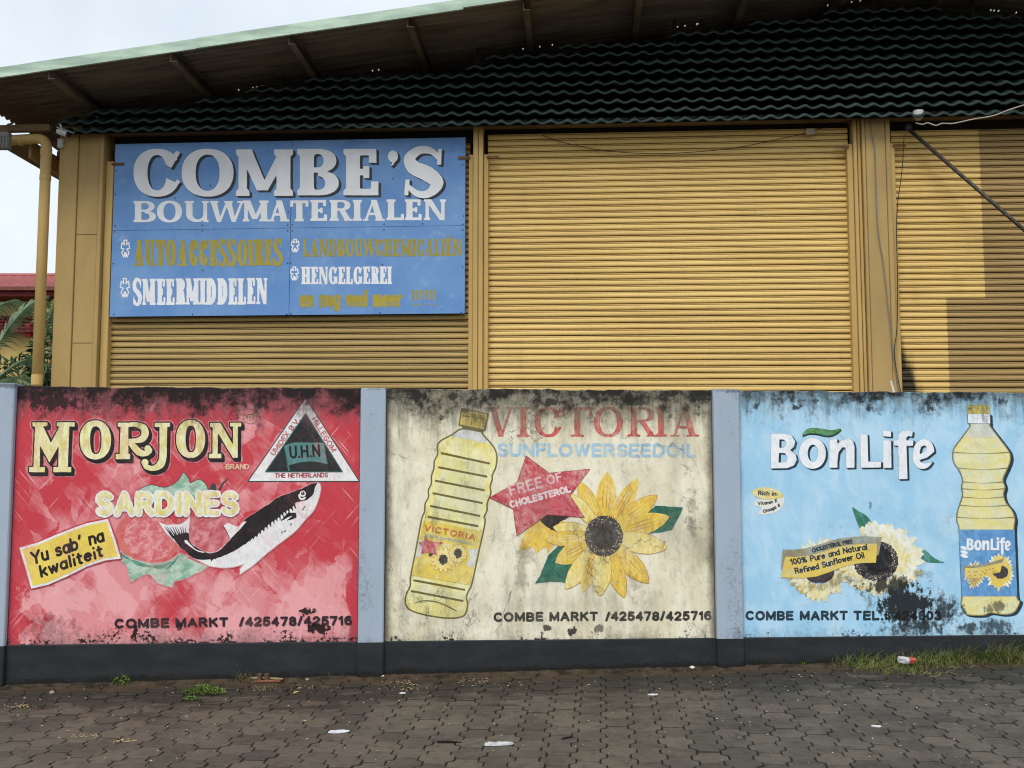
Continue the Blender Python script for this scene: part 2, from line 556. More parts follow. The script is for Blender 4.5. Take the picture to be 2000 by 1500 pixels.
# ------------------------------------------------------------------ serif capitals as cut shapes (local pixels, y up)
def spline_band(P, W):
    P = smooth(P, 6, False)
    W = np.interp(np.linspace(0, 1, len(P)), np.linspace(0, 1, len(W)), W)
    P = np.array(P)
    T = np.gradient(P, axis=0); T /= np.linalg.norm(T, axis=1)[:, None] + 1e-9
    N = np.stack([-T[:, 1], T[:, 0]], 1)
    return list(map(tuple, P + N * W[:, None])) + list(map(tuple, (P - N * W[:, None])[::-1]))
def serif(ch, w, H, st, th, sf, sh, tv=None):
    A = []
    tv = tv or th
    B = lambda x0, y0, x1, y1, op=1: A.append((op, [(x0, y0), (x1, y0), (x1, y1), (x0, y1)]))
    def stem(x, wd=st, y0=0, y1=H, bot=True, top=True, l=1, r=1):
        B(x, y0, x + wd, y1)
        if bot: A.append((1, [(x - sf * l, y0), (x + wd + sf * r, y0), (x + wd + sf * r, y0 + sh), (x + wd, y0 + sh * 1.6), (x, y0 + sh * 1.6), (x - sf * l, y0 + sh)]))
        if top: A.append((1, [(x - sf * l, y1), (x + wd + sf * r, y1), (x + wd + sf * r, y1 - sh), (x + wd, y1 - sh * 1.6), (x, y1 - sh * 1.6), (x - sf * l, y1 - sh)]))
    def ring(cx, cy, rx, ry, tx, ty, half=False):
        o = ellp(cx, cy, rx, ry, 0, 40, .9); i = ellp(cx, cy, rx - tx, ry - ty, 0, 40, .9)
        if half:
            o = [(max(x, cx), y) for x, y in o]; i = [(max(x, cx - 1e-3), y) for x, y in i]
        A.append((1, o)); A.append((-1, i))
    if ch == 'I': stem((w - st) / 2)
    elif ch in 'EËF':
        stem(sf)
        e = tv * 1.15
        B(sf, H - th, w * .94, H); B(w * .94 - e, H * .70, w * .94, H)
        B(sf, H * .5 - th / 2, w * .74, H * .5 + th / 2); B(w * .74 - e * .8, H * .37, w * .74, H * .63)
        if ch != 'F': B(sf, 0, w, th); B(w - e, 0, w, H * .30)
        if ch == 'Ë':
            A.append((1, ellp(w * .3, H * 1.12, th * .55, th * .55))); A.append((1, ellp(w * .68, H * 1.12, th * .55, th * .55)))
    elif ch == 'L':
        stem(sf); B(sf, 0, w, th); B(w - tv * 1.15, 0, w, H * .3)
    elif ch == 'T':
        stem((w - st) / 2, top=False); B(0, H - th, w, H)
        B(0, H * .7, tv * 1.1, H); B(w - tv * 1.1, H * .7, w, H)
    elif ch == 'H':
        stem(sf); stem(w - sf - st); B(sf, H * .5 - th / 2, w - sf, H * .5 + th / 2)
    elif ch == 'N':
        t2 = tv * 1.25
        stem(sf * .8, t2); stem(w - sf * .8 - t2, t2, bot=False)
        A.append((1, [(sf * .3, H), (sf * .8 + st * .95, H), (w - sf * .8, 0), (w - sf * .8 - st * .75, 0)]))
    elif ch == 'M':
        t2 = tv * 1.3
        stem(sf * .8, t2); stem(w - sf * .8 - st, st)
        m = w * .47
        A.append((1, [(sf * .5, H), (sf * .8 + st * .95, H), (m + st * .42, H * .12), (m - st * .42, H * .12)]))
        A.append((1, [(w - sf * .8 - st * .75, H), (w - sf * .8, H), (m + t2 * .62, H * .12), (m - t2 * .4, H * .12)]))
    elif ch in 'AV':
        fl = (lambda y: y) if ch == 'A' else (lambda y: H - y)
        wd = [(w * .5 - st * .48, H), (w * .5 + st * .48, H), (w - sf, 0), (w - sf - st * 1.05, 0)]
        tn = [(w * .5 - tv * .55, H), (w * .5 + tv * .2, H), (sf + tv, 0), (sf, 0)]
        for P in (wd, tn):
            P = [(x, fl(y)) for x, y in P]
            if ch == 'V': P = [(w - x, y) for x, y in P]
            A.append((1, P))
        if ch == 'A':
            B(w * .22, H * .27, w * .7, H * .27 + th * .9)
            B(0, 0, sf * 2 + tv, sh); B(w - sf * 2 - st * 1.05, 0, w, sh)
        else:
            B(0, H - sh, sf * 2 + st * 1.05, H); B(w - sf * 2 - tv, H - sh, w, H)
    elif ch == 'W':
        for o in (0, w * .44):
            A.append((1, [(o + sf * .4, H), (o + sf * .4 + st, H), (o + w * .28 + st * .35, 0), (o + w * .28 - st * .3, 0)]))
            A.append((1, [(o + w * .50, H), (o + w * .50 + tv, H), (o + w * .28 + tv * .7, 0), (o + w * .28 - tv * .4, 0)]))
        B(0, H - sh, sf * 1.6 + st, H); B(w * .44 - sf * .2, H - sh, w * .44 + st + sf * 1.4, H); B(w - sf * 2 - tv, H - sh, w, H)
    elif ch == 'U':
        B(sf, H * .35, sf + st, H); B(0, H - sh, sf * 2 + st, H)
        B(w - sf - tv * 1.4, 0, w - sf, H); B(w - 2 * sf - tv * 1.4, H - sh, w, H)
        B(w - sf - tv * 1.4, 0, w, sh)
        o = [(x, min(y, H * .38)) for x, y in ellp(w * .5, H * .38, w * .5 - sf, H * .38)]
        i = [(x, min(y, H * .38 + 1)) for x, y in ellp((sf + st + w - sf - tv * 1.4) / 2, H * .38, (w - 2 * sf - st - tv * 1.4) / 2, H * .38 - th)]
        A.insert(0, (1, o)); A.insert(1, (-1, i))
    elif ch == 'O': ring(w / 2, H / 2, w / 2, H / 2 + H * .015, st, th * .9)
    elif ch in 'CG':
        ring(w * .5, H / 2, w * .5, H / 2 + H * .015, st, th * .95)
        A.append((-1, [(w * .55, H * .60), (w * 1.1, H * .86), (w * 1.1, H * .20), (w * .62, H * .42)]))
        A.append((1, [(w * .93, H * .98), (w * .99, H * .93), (w * .80, H * .60), (w * .70, H * .66), (w * .78, H * .84)]))
        if ch == 'G':
            B(w * .68, H * .04, w * .68 + st * .85, H * .44); B(w * .52, H * .44 - sh, w, H * .44)
        else:
            A.append((1, [(w * .86, H * .16), (w, H * .30), (w * .93, H * .36), (w * .74, H * .12)]))
    elif ch == 'D':
        ring(w * .42, H / 2, w * .58, H / 2, st, th, True); B(sf, H - th, w * .43, H); B(sf, 0, w * .43, th); stem(sf)
    elif ch in 'BRP':
        c = w * .50
        ring(c, H * .745, w * .44, H * .255, st * .92, th * .8, True)
        B(sf, H - th * .8, c + 1, H); B(sf, H * .49, c + 1, H * .49 + th * .8)
        if ch == 'B':
            k = len(A)
            ring(c, H * .265, w * .5, H * .265, st * .98, th * .85, True)
            A[k:] = [A[k], (-1, [(x, min(y, H * .46)) for x, y in A[k + 1][1]])]
            B(sf, 0, c + 1, th * .85); B(sf, H * .49, c + 1, H * .49 + th * .7)
        if ch == 'R':
            A.append((1, [(w * .42, H * .52), (w * .42 + st * .95, H * .52), (w - sf * .2, 0), (w - sf * .2 - st * 1.0, 0)]))
            B(w - sf - st * 1.0, 0, w + sf * .2, sh)
        stem(sf)
    elif ch == 'S':
        P = [(w * .90, H * .78), (w * .70, H * .95), (w * .40, H * .97), (w * .16, H * .80), (w * .26, H * .60), (w * .60, H * .46), (w * .84, H * .27), (w * .66, H * .05), (w * .36, H * .03), (w * .08, H * .22)]
        h = st * .5
        A.append((1, spline_band(P, [th * .3, th * .5, th * .62, h * .8, h * 1.0, h * 1.1, h * .95, th * .62, th * .5, th * .3])))
        A.append((1, [(w * .86, H), (w * .96, H), (w * .94, H * .66), (w * .84, H * .66)]))
        A.append((1, [(w * .02, 0), (w * .12, 0), (w * .16, H * .34), (w * .05, H * .34)]))
    elif ch == "'":
        A.append((1, ellp(w * .5, H * .84, w * .46, H * .13)))
        A.append((1, [(w * .30, H * .62), (w * .55, H * .66), (w * .96, H * .86), (w * .6, H * .78)]))
    return A
def letters(items, style, y0f, y1f, step=1.0, mar=12, art=None):
    """items: (char, x0, x1); y0f/y1f give top and bottom pixel for an x; style (stem, thin, serif, serif height) / cap height"""
    xs = [i[1] for i in items] + [i[2] for i in items]
    ys = [y0f(x) for x in xs] + [y1f(x) for x in xs]
    if art is None: art = Art(min(xs) - mar, min(ys) - mar, max(xs) + mar, max(ys) + mar, step)
    for ch, x0, x1 in items:
        top, bot = y0f((x0 + x1) / 2), y1f((x0 + x1) / 2)
        H = bot - top
        sx = style[4] if len(style) > 4 else 1.0
        g = Art(x0 - 6, top - H * .25 - 6, x1 + 6, bot + 6, step)
        for op, P in serif(ch, x1 - x0, H, style[0] * H * sx, style[1] * H, style[2] * H * sx, style[3] * H, style[1] * H * min(1, sx * 1.25)):
            P = [(x0 + x, bot - y) for x, y in P]
            g.poly(P, sub=(op < 0))
        ii = int(round((g.x0 - art.x0) / step)); jj = int(round((g.y0 - art.y0) / step))
        g.x0, g.y0 = art.x0 + ii * step, art.y0 + jj * step
        sl = (slice(max(jj, 0), min(jj + g.ny, art.ny)), slice(max(ii, 0), min(ii + g.nx, art.nx)))
        gs = (slice(max(-jj, 0), max(-jj, 0) + sl[0].stop - sl[0].start), slice(max(-ii, 0), max(-ii, 0) + sl[1].stop - sl[1].start))
        art.f[sl] = np.maximum(art.f[sl], g.f[gs])
    return art
def spread(word, x0, x1, gap=0.08, wide=None):
    """share a width out among the letters of a word"""
    rel = {'I': .5, 'M': 1.35, 'W': 1.5, 'E': .88, 'Ë': .88, 'L': .85, 'S': .85, "'": .4, 'O': 1.08, 'C': .98, 'A': 1.08, 'H': 1.12, 'N': 1.1, 'D': 1.05, 'G': 1.06}
    ws = [rel.get(c, 1.0) for c in word]
    k = (x1 - x0) / (sum(ws) + gap * (len(word) - 1))
    out, x = [], x0
    for c, q in zip(word, ws):
        out.append((c, x, x + q * k)); x += (q + gap) * k
    return out

# ================================================================== GROUND
m, nt, b = material('ground_dirt')
P = nt.pos()
nt.put(b.inputs['Base Color'], nt.mix(nt.noise(P, 1.5, 6), rgb(62, 54, 44), rgb(98, 88, 74)))
b.inputs['Roughness'].default_value = 0.95
M_DIRT = m
g = MB()
prof = [(-600, -1.1), (-4.0, -1.1), (-3.2, -0.78), (7.6, -0.16), (9.4, -0.05), (900, -0.05)]
vs = [(x, y, z) for y, z in prof for x in (-700, 700)]
g.add(vs, [(2 * i, 2 * i + 1, 2 * i + 3, 2 * i + 2) for i in range(len(prof) - 1)])
tag(g.build('ground', M_DIRT), kind='structure')

# ------------------------------------------------------------------ paving
m, nt, b = material('joint_sand')
P = nt.pos()
nt.put(b.inputs['Base Color'], nt.mix(nt.noise(P, 30, 4), rgb(14, 12, 10), rgb(30, 25, 20)))
b.inputs['Roughness'].default_value = 1.0
M_SAND = m
X0, X1, Y0, Y1 = -7.5, 7.5, -2.8, 8.9
def gp(x, y, dz=0.0): return (x, y, gz(x, y) + dz)
yl = lambda x: 8.0 + 0.078 * x + 0.1
pav = MB().add([gp(X0, Y0, -.0075), gp(X1, Y0, -.0075), gp(X1, yl(X1), -.0075), gp(X0, yl(X0), -.0075)], [(0, 1, 2, 3)]).build('pavement', M_SAND)
tag(pav, 'dark grey interlocking concrete block paving rising gently to the painted wall', kind='structure')

m, nt, b = material('concrete_paver')
P, R = nt.pos(), nt.rand()
sx = nt.sep(P)
dist = nt.m('SUBTRACT', nt.m('MULTIPLY_ADD', sx[0], 0.078, 8.0), sx[1])              # metres in front of the wall
n1 = nt.noise(P, 2.0, 5, .6); n2 = nt.noise(P, 90, 3, .6); n3 = nt.noise(P, 14, 4, .65); n4 = nt.noise(nt.scale(P, 3, 7, 3), 1.0, 4, .6)
c = nt.mix(nt.step(n1, .35, .68), rgb(64, 59, 52), rgb(83, 77, 67))
c = nt.mix(nt.step(R, .4, 1, 0, .75), c, rgb(90, 81, 70)); c = nt.mix(nt.step(R, .3, 0, 0, .45), c, rgb(54, 48, 41))
c = nt.mix(nt.step(n3, .48, .72, 0, .55), c, rgb(42, 37, 31))
c = nt.mix(nt.step(n2, .52, .75, 0, .4), c, rgb(98, 90, 78))
soil = nt.m('ADD', nt.m('MULTIPLY', dist, -2.6), nt.m('ADD', nt.m('MULTIPLY', n1, .9), nt.m('MULTIPLY', R, .75)))
c = nt.mix(nt.step(soil, -.05, .35, 0, .8), c, rgb(112, 90, 66))
wet = nt.m('ADD', nt.m('MULTIPLY', dist, -1.0), nt.m('MULTIPLY', n4, 2.2))
c = nt.mix(nt.step(wet, .25, .62, 0, .68), c, rgb(32, 28, 22))
c = nt.mix(nt.step(nt.noise(P, 5.5, 6, .7), .66, .74, 0, .3), c, rgb(124, 116, 102))
nt.put(b.inputs['Base Color'], c)
nt.put(b.inputs['Roughness'], nt.step(n3, .3, .7, .5, .8))
bump(nt, b, nt.m('ADD', n2, nt.m('MULTIPLY', n3, 1.5)), .004, .55)
M_PAVER = m

PP, PL, AM = 0.165, 0.19, 0.018       # column pitch, stone length, side bulge
def paver_mesh(k):
    rnd = random.Random(k)
    hw, j = PP / 2, 0.0046
    side = [(hw - AM, -PL / 2), (hw - AM, -PL * .34), (hw - AM * .55, -PL * .28), (hw + AM * .55, -PL * .22), (hw + AM, -PL * .16), (hw + AM, PL * .16), (hw + AM * .55, PL * .22), (hw - AM * .55, PL * .28), (hw - AM, PL * .34), (hw - AM, PL / 2)]
    o = side + [(-x, y) for x, y in side[::-1]]
    o = [(x + rnd.uniform(-.0012, .0012), y + rnd.uniform(-.0012, .0012)) for x, y in o]
    def ring(ins, z):
        return [(x - math.copysign(ins, x), y * (1 - (ins * 1.2) / (PL / 2)), z) for x, y in o]
    n = len(o)
    rs = [ring(j, -.05), ring(j, -.003), ring(j + .0026, 0.0)]
    vs = [p for r in rs for p in r]
    fs = [(a * n + i, a * n + (i + 1) % n, (a + 1) * n + (i + 1) % n, (a + 1) * n + i) for a in (0, 1) for i in range(n)]
    fs.append(tuple(range(2 * n, 3 * n)))
    return vs, fs
pv = []
for k in range(6):
    vs, fs = paver_mesh(k)
    me = bpy.data.meshes.new('paver'); me.from_pydata(vs, [], fs); me.materials.append(M_PAVER); me.update()
    pv.append((me, vs, fs))
cdir = Vector((0.083, 1, 0)); cdir.z = -(GN.x * cdir.x + GN.y) / GN.z; cdir.normalize()
rdir = cdir.cross(GN).normalized()
org = gat(1107, 1349)
cand = []
for ci in range(-44, 46):
    for ri in range(-62, 12):
        p = org + rdir * (ci * PP) + cdir * ((ri + (.5 if ci % 2 else 0)) * PL)
        if p.y > yl(p.x) - .16 or p.y < Y0 + .1 or abs(p.x) > 7.3: continue
        u, v = project(p) if p.y > .6 else (0, 9999)
        cand.append((-40 < u < 2040 and v < 1515, v, p))
vis = sorted([c for c in cand if c[0]], key=lambda c: -c[1])
single = set(id(c) for c in vis[:300])
rest = MB()
rr = random.Random(3)
base = Matrix((rdir, cdir, GN)).transposed().to_4x4()
for c in cand:
    k = rr.randrange(6)
    near = max(0.0, 1 - (yl(c[2].x) - .1 - c[2].y) / .5)
    M = Matrix.Translation(c[2] + GN * (max(-.0015, min(.005, rr.gauss(0.0005, .0024))) + near * rr.uniform(0, .012))) @ base @ Matrix.Rotation(max(-.03, min(.03, rr.gauss(0, .012 + .012 * near))), 4, 'X') @ Matrix.Rotation(max(-.03, min(.03, rr.gauss(0, .010 + .012 * near))), 4, 'Y') @ Matrix.Rotation(rr.gauss(0, .008), 4, 'Z')
    if id(c) in single:
        o = bpy.data.objects.new('paver', pv[k][0]); COL.objects.link(o)
        o.parent = pav; o.matrix_world = M
    else:
        rest.add([M @ Vector(v) for v in pv[k][1]], pv[k][2])
tag(rest.build('paver_field', M_PAVER, pav), kind='stuff')

# ================================================================== PAINTED BOUNDARY WALL
SP = {}                                        # spans along the wall, from the photograph
for k, (a, b_) in {'pillar1': (-26, 24), 'red': (24, 702.5), 'pillar2': (702.5, 752), 'cream': (752, 1394), 'pillar3': (1394, 1444.5), 'blue': (1444.5, 2092), 'pillar4': (2092, 2143), 'left': (-700, -26), 'right': (2143, 2700)}.items():
    SP[k] = (WALL.at(a, 1000)[0], WALL.at(b_, 1000)[0])
def zline(pa, pb):
    (a, za), (c, zc) = WALL.at(*pa), WALL.at(*pb)
    sl = (zc - za) / (c - a)
    return za - sl * a, sl                     # z = p + q * s
ZTOP = zline((38, 756.5), (1985, 767.5))
ZPL = zline((12, 1260), (1990, 1240))
zt = lambda s: ZTOP[0] + ZTOP[1] * s
zp = lambda s: ZPL[0] + ZPL[1] * s
def wground(s):
    q = WALL.world(s, 0, 0)
    return gz(q.x, q.y)

wall = empty('boundary_wall', WALL.mat, 'plastered street wall with three advertising murals between pale blue pillars on dark plinth', 'wall')

def stain_group(name, span, mold, grime, foot, edge, mott, blots, moldcol, grimecol):
    """weathering laid over every coat of paint of one wall panel"""
    t = bpy.data.node_groups.new(name, 'ShaderNodeTree')
    t.interface.new_socket('Color', in_out='INPUT', socket_type='NodeSocketColor')
    t.interface.new_socket('Color', in_out='OUTPUT', socket_type='NodeSocketColor')
    t.interface.new_socket('Height', in_out='OUTPUT', socket_type='NodeSocketFloat')
    nt = NT(t)
    gi, go = t.nodes.new('NodeGroupInput'), t.nodes.new('NodeGroupOutput')
    P = nt.obj()
    s, _, z = nt.sep(P)
    d = nt.m('SUBTRACT', nt.m('MULTIPLY_ADD', s, ZTOP[1], ZTOP[0]), z)
    db = nt.m('SUBTRACT', z, nt.m('MULTIPLY_ADD', s, ZPL[1], ZPL[0]))
    n1 = nt.noise(nt.scale(P, 4.5, 1, 6.5, off=(span[0] * 7, 0, 0)), 1.0, 6, .62)
    n2 = nt.noise(nt.scale(P, 26, 1, 1.6), 1.0, 4, .6)
    n3 = nt.noise(P, 38, 5, .7)
    n4 = nt.noise(nt.scale(P, 2.6, 1, 1.9, off=(3.1 + span[0], 0, 1.7)), 1.0, 7, .68)
    n5 = nt.noise(nt.scale(P, 17, 1, 12, off=(1.3, 0, .4)), 1.0, 6, .72)
    n6 = nt.noise(nt.scale(P, 9, 1, 1.3, off=(.7, 0, 2.4)), 1.0, 5, .65)
    jig = nt.m('ADD', nt.m('MULTIPLY_ADD', n2, .34, -.17), nt.m('MULTIPLY_ADD', n3, .5, -.25))
    a = nt.m('ADD', nt.m('ADD', nt.m('MULTIPLY_ADD', n1, 1.5, -.25), nt.m('MULTIPLY_ADD', n5, .9, -.45)), nt.m('MULTIPLY_ADD', d, -1.9, mold))
    black = nt.step(nt.m('ADD', a, nt.m('MULTIPLY_ADD', n3, .5, -.25)), .48, .92)
    n7 = nt.noise(nt.scale(P, 34, 1, .9, off=(4.4, 0, 0)), 1.0, 4, .62)
    drip = nt.m('ADD', nt.m('ADD', nt.m('MULTIPLY', n7, 1.1), nt.m('MULTIPLY', n1, .6)), nt.m('MULTIPLY_ADD', d, -1.35, mold - .2))
    black = nt.m('MAXIMUM', black, nt.step(drip, .86, 1.12, 0, .6))
    gcol = nt.m('ADD', nt.m('MULTIPLY', n2, .55), nt.m('ADD', nt.m('MULTIPLY', n6, .8), nt.m('MULTIPLY_ADD', n5, .5, -.25)))
    gr = nt.step(nt.m('ADD', gcol, nt.m('MULTIPLY_ADD', d, -1.7, grime)), .72, 1.22, 0, .8)
    fo = nt.m('ADD', nt.m('ADD', nt.m('MULTIPLY', n4, .8), jig), nt.m('MULTIPLY_ADD', db, -2.0, foot))
    gr = nt.m('MAXIMUM', gr, nt.step(fo, .45, .85, 0, .7))
    fb = nt.m('ADD', nt.m('ADD', nt.m('MULTIPLY', n1, .85), nt.m('MULTIPLY_ADD', n3, .9, -.45)), nt.m('MULTIPLY_ADD', db, -1.5, foot * .8))
    black = nt.m('MAXIMUM', black, nt.step(fb, .66, .74))
    de = nt.m('MINIMUM', nt.m('SUBTRACT', s, span[0]), nt.m('SUBTRACT', span[1], s))
    ed = nt.m('ADD', nt.m('MULTIPLY_ADD', de, -13.0, edge), nt.m('ADD', nt.m('MULTIPLY_ADD', n2, .0, 0), nt.m('ADD', nt.m('MULTIPLY_ADD', n4, 1.3, -.65), nt.m('MULTIPLY_ADD', n3, .4, -.2))))
    gr = nt.m('MAXIMUM', gr, nt.step(ed, .1, 1.0, 0, .9))
    black = nt.m('MAXIMUM', black, nt.step(nt.m('ADD', ed, nt.m('MULTIPLY_ADD', n6, 1.2, -.6)), .75, 1.5, 0, .85))
    black = nt.m('MAXIMUM', black, nt.step(de, .003, .010, .85, 0))
    for (cx, cy, rx, ry, k, soft) in blots:
        (bs, bzz) = WALL.at(cx, cy)
        ms = 1 / 263.0
        e = nt.m('SQRT', nt.m('ADD', nt.m('POWER', nt.m('MULTIPLY', nt.m('SUBTRACT', s, bs), 1 / (rx * ms)), 2.0), nt.m('POWER', nt.m('MULTIPLY', nt.m('SUBTRACT', z, bzz), 1 / (ry * ms)), 2.0)))
        vv = nt.m('ADD', nt.m('SUBTRACT', 1.0, e), nt.m('ADD', nt.m('MULTIPLY_ADD', n5, *((3.4, -1.7) if rx > 20 else (5.0, -2.6))), nt.m('ADD', nt.m('MULTIPLY_ADD', n6, 1.6, -.8), nt.m('MULTIPLY_ADD', n3, 1.2, -.6))))
        black = nt.m('MAXIMUM', black, nt.step(vv, .05, .05 + soft, 0, k))
    c = gi.outputs[0]
    ck = nt.noise(nt.scale(P, 1.3, 1, 1.0, off=(span[0] * 3, 0, 5)), 1.0, 6, .6, .5)
    crack = nt.step(nt.m('ABSOLUTE', nt.m('SUBTRACT', ck, .5)), .0015, .0055, 1, 0)
    crack = nt.m('MULTIPLY', crack, nt.step(n4, .42, .6))
    sc = nt.noise(nt.scale(P, 85, 1, 5, ry=.35), 1.0, 3, .6); sc2 = nt.noise(nt.scale(P, 60, 1, 3.5, ry=-.15), 1.0, 3, .6)
    scuff = nt.m('MULTIPLY', nt.m('MAXIMUM', nt.step(sc, .60, .72), nt.step(sc2, .60, .72)), nt.step(n6, .40, .62, 0, 1))
    c = nt.mix(nt.m('MULTIPLY', scuff, .12 + mott), c, grimecol)
    c = nt.mix(nt.m('MULTIPLY', crack, .08 + mott * .9), c, moldcol)
    c = nt.mix(nt.step(nt.m('ADD', nt.m('MULTIPLY', n4, .7), nt.m('MULTIPLY', n6, .3)), .44, .68, 0, mott), c, grimecol)
    c = nt.mix(nt.step(n5, .50, .80, 0, mott * 1.1), c, grimecol)
    c = nt.mix(nt.step(n3, .56, .80, 0, mott * .8), c, moldcol)
    c = nt.mix(gr, c, grimecol)
    c = nt.mix(nt.m('MULTIPLY', black, .97), c, moldcol)
    nt.put(go.inputs[0], c)
    nt.put(go.inputs[1], nt.m('ADD', n3, nt.m('MULTIPLY', black, .6)))
    return t

ST = {
 'red': stain_group('weather_red', SP['red'], .42, .62, .32, .30, .06, [(600, 1195, 16, 7, 1, .1), (625, 1228, 22, 12, 1, .1), (352, 1228, 7, 9, .9, .1), (262, 1238, 6, 14, 1, .1), (95, 1220, 45, 28, .4, .6), (105, 785, 60, 22, .9, .4)], rgb(20, 16, 16), rgb(112, 80, 84)),
 'cream': stain_group('weather_cream', SP['cream'], .38, .70, .24, 1.10, .50, [(885, 775, 26, 10, .9, .5), (1080, 786, 45, 11, .9, .5), (1240, 785, 40, 11, .85, .5), (1170, 1230, 14, 10, .75, .2), (1117, 1232, 9, 9, .95, .15), (1072, 1228, 10, 8, .9, .15), (1030, 1085, 26, 26, .4, .8), (1020, 1125, 22, 45, .4, .8), (1350, 1000, 14, 90, .3, .9), (850, 1020, 20, 60, .25, .9), (790, 1180, 24, 60, .35, .9), (1240, 1140, 30, 40, .28, .9)], rgb(28, 27, 24), rgb(112, 106, 90)),
 'blue': stain_group('weather_blue', SP['blue'], .26, .48, .24, .55, .09, [(1475, 793, 10, 8, .8, .4), (1556, 795, 9, 8, .9, .3), (1598, 783, 10, 5, .8, .3), (1697, 797, 10, 9, .9, .3), (1818, 798, 16, 8, .9, .4), (1905, 778, 18, 9, .8, .5), (1955, 782, 16, 10, .8, .5), (1699, 985, 7, 16, .6, .5), (1768, 1182, 66, 50, 1, .35), (1735, 1145, 62, 26, .95, .5), (1842, 1190, 36, 42, .95, .7), (1790, 1222, 84, 26, .95, .7), (1700, 1175, 20, 30, .6, .9), (1890, 1226, 30, 16, .9, .6), (1945, 1224, 50, 18, .85, .6), (1640, 1132, 45, 18, .6, .8), (1600, 1145, 40, 14, .5, .8), (1712, 1115, 40, 14, .75, .6), (1800, 1120, 30, 12, .5, .8), (1880, 1192, 12, 22, .7, .5), (1945, 1185, 28, 16, .75, .5), (1925, 820, 9, 14, .35, .6)], rgb(20, 19, 16), rgb(86, 96, 96)),
}
_pc = {}
GROUND = {'red': rgb(224, 134, 140), 'cream': rgb(242, 236, 212), 'blue': rgb(162, 208, 236)}
def paint(panel, c, c2=None, brushy=(9, 9), amt=.5, ry=0.0, rough=.78, worn=0.0):
    """a coat of wall paint on one panel: two tones laid with brush strokes, then the panel's weathering"""
    key = (panel, c, c2, brushy, amt, ry, worn)
    if key in _pc: return _pc[key]
    m, nt, b = material('paint_%s_%d' % (panel, len(_pc)))
    P = nt.obj()
    if c2 is None: c2 = tuple(min(1, x * .72 + .02) for x in c[:3]) + (1,)
    k = nt.noise(nt.scale(P, brushy[0], 1, brushy[1], ry=ry), 1.0, 5, .62, .6)
    k2 = nt.noise(nt.scale(P, brushy[0] * 5, 1, brushy[1] * 1.2, ry=ry + .3), 1.0, 3, .6)
    f = nt.step(nt.m('ADD', k, nt.m('MULTIPLY_ADD', k2, .3, -.15)), .38, .66, 0, amt)
    cc_ = nt.mix(f, c, c2)
    wn = nt.noise(nt.scale(P, 34, 1, 20, ry=.4), 1.0, 5, .72); wb_ = nt.noise(nt.scale(P, 4.2, 1, 3.4, off=(2.2, 0, .3)), 1.0, 4, .6)
    if c is not GROUND.get(panel):
        fade = nt.step(nt.m('ADD', nt.m('MULTIPLY', wn, .75), nt.m('MULTIPLY', wb_, .6)), .62, .92, 0, .10 if max(c[:3]) < .16 else .5)
        cc_ = nt.mix(fade, cc_, GROUND[panel])
    gq = nt.n('ShaderNodeGroup'); gq.node_tree = ST[panel]
    nt.put(gq.inputs[0], cc_)
    nt.put(b.inputs['Base Color'], gq.outputs[0])
    b.inputs['Roughness'].default_value = rough
    bump(nt, b, gq.outputs[1], .0025, .5)
    _pc[key] = m
    return m

# red ground coat: overpainted in broad strokes, washed out to pink lower down
m, nt, b = material('paint_red_ground')
P = nt.obj(); s, _, z = nt.sep(P)
def strokes(nt, P, sx, sz, ang, thr, soft):
    q = nt.n('ShaderNodeTexVoronoi'); q.feature = 'F1'
    nz = nt.noise(P, 5, 3)
    wp = nt.n('ShaderNodeTexNoise'); nt.put(wp.inputs['Vector'], P); wp.inputs['Scale'].default_value = 7; wp.inputs['Detail'].default_value = 5; wp.inputs['Roughness'].default_value = .65
    va = nt.n('ShaderNodeVectorMath'); va.operation = 'MULTIPLY_ADD'; nt.put(va.inputs[0], wp.outputs['Color']); va.inputs[1].default_value = (.14, 0, .14); nt.put(va.inputs[2], P)
    nt.put(q.inputs['Vector'], nt.scale(va.outputs[0], sx, 1, sz, ry=ang, off=(.3 * sx, 0, 0)))
    q.inputs['Randomness'].default_value = 1.0
    q.inputs['Scale'].default_value = 1.0
    cs = nt.n('ShaderNodeSeparateColor'); nt.put(cs.inputs[0], q.outputs['Color'])
    return nt.step(nt.m('ADD', cs.outputs[0], nt.m('MULTIPLY_ADD', nz, .5, -.25)), thr - soft * 2, thr + soft * 2), cs.outputs[1]
s1, r1 = strokes(nt, P, 7.5, 3.0, .75, .5, .12)
s2, r2 = strokes(nt, P, 9.0, 3.4, -.55, .5, .12)
low = nt.step(z, .35, 1.35, 1.0, 0.0)
bias = nt.m('ADD', nt.m('MULTIPLY', low, .7), nt.m('MULTIPLY_ADD', nt.noise(nt.scale(P, 1.9, 1, 1.6), 1.0, 4), 2.5, -1.26))
pk = nt.m('ADD', nt.m('ADD', nt.m('MULTIPLY', s1, .28), nt.m('MULTIPLY', s2, .26)), bias)
fine = nt.noise(nt.scale(P, 34, 1, 9, ry=.8), 1.0, 4, .65)
pk = nt.step(nt.m('ADD', pk, nt.m('MULTIPLY_ADD', fine, .5, -.25)), .22, .95)
edge = nt.step(nt.m('ADD', nt.m('MINIMUM', nt.m('SUBTRACT', s, SP['red'][0]), nt.m('SUBTRACT', SP['red'][1], s)), nt.m('ADD', nt.m('MULTIPLY_ADD', nt.noise(nt.scale(P, 6, 1, 3), 1.0, 5, .65), .5, -.25), nt.m('MULTIPLY_ADD', nt.noise(nt.scale(P, 40, 1, 4), 1.0, 3, .6), .12, -.06))), .06, .11)
cr_ = nt.mix(nt.m('MULTIPLY', pk, nt.m('MULTIPLY', edge, .92)), rgb(200, 62, 74), rgb(238, 172, 174))
cr_ = nt.mix(nt.step(r1, .55, .9, 0, .35), cr_, rgb(206, 88, 96))
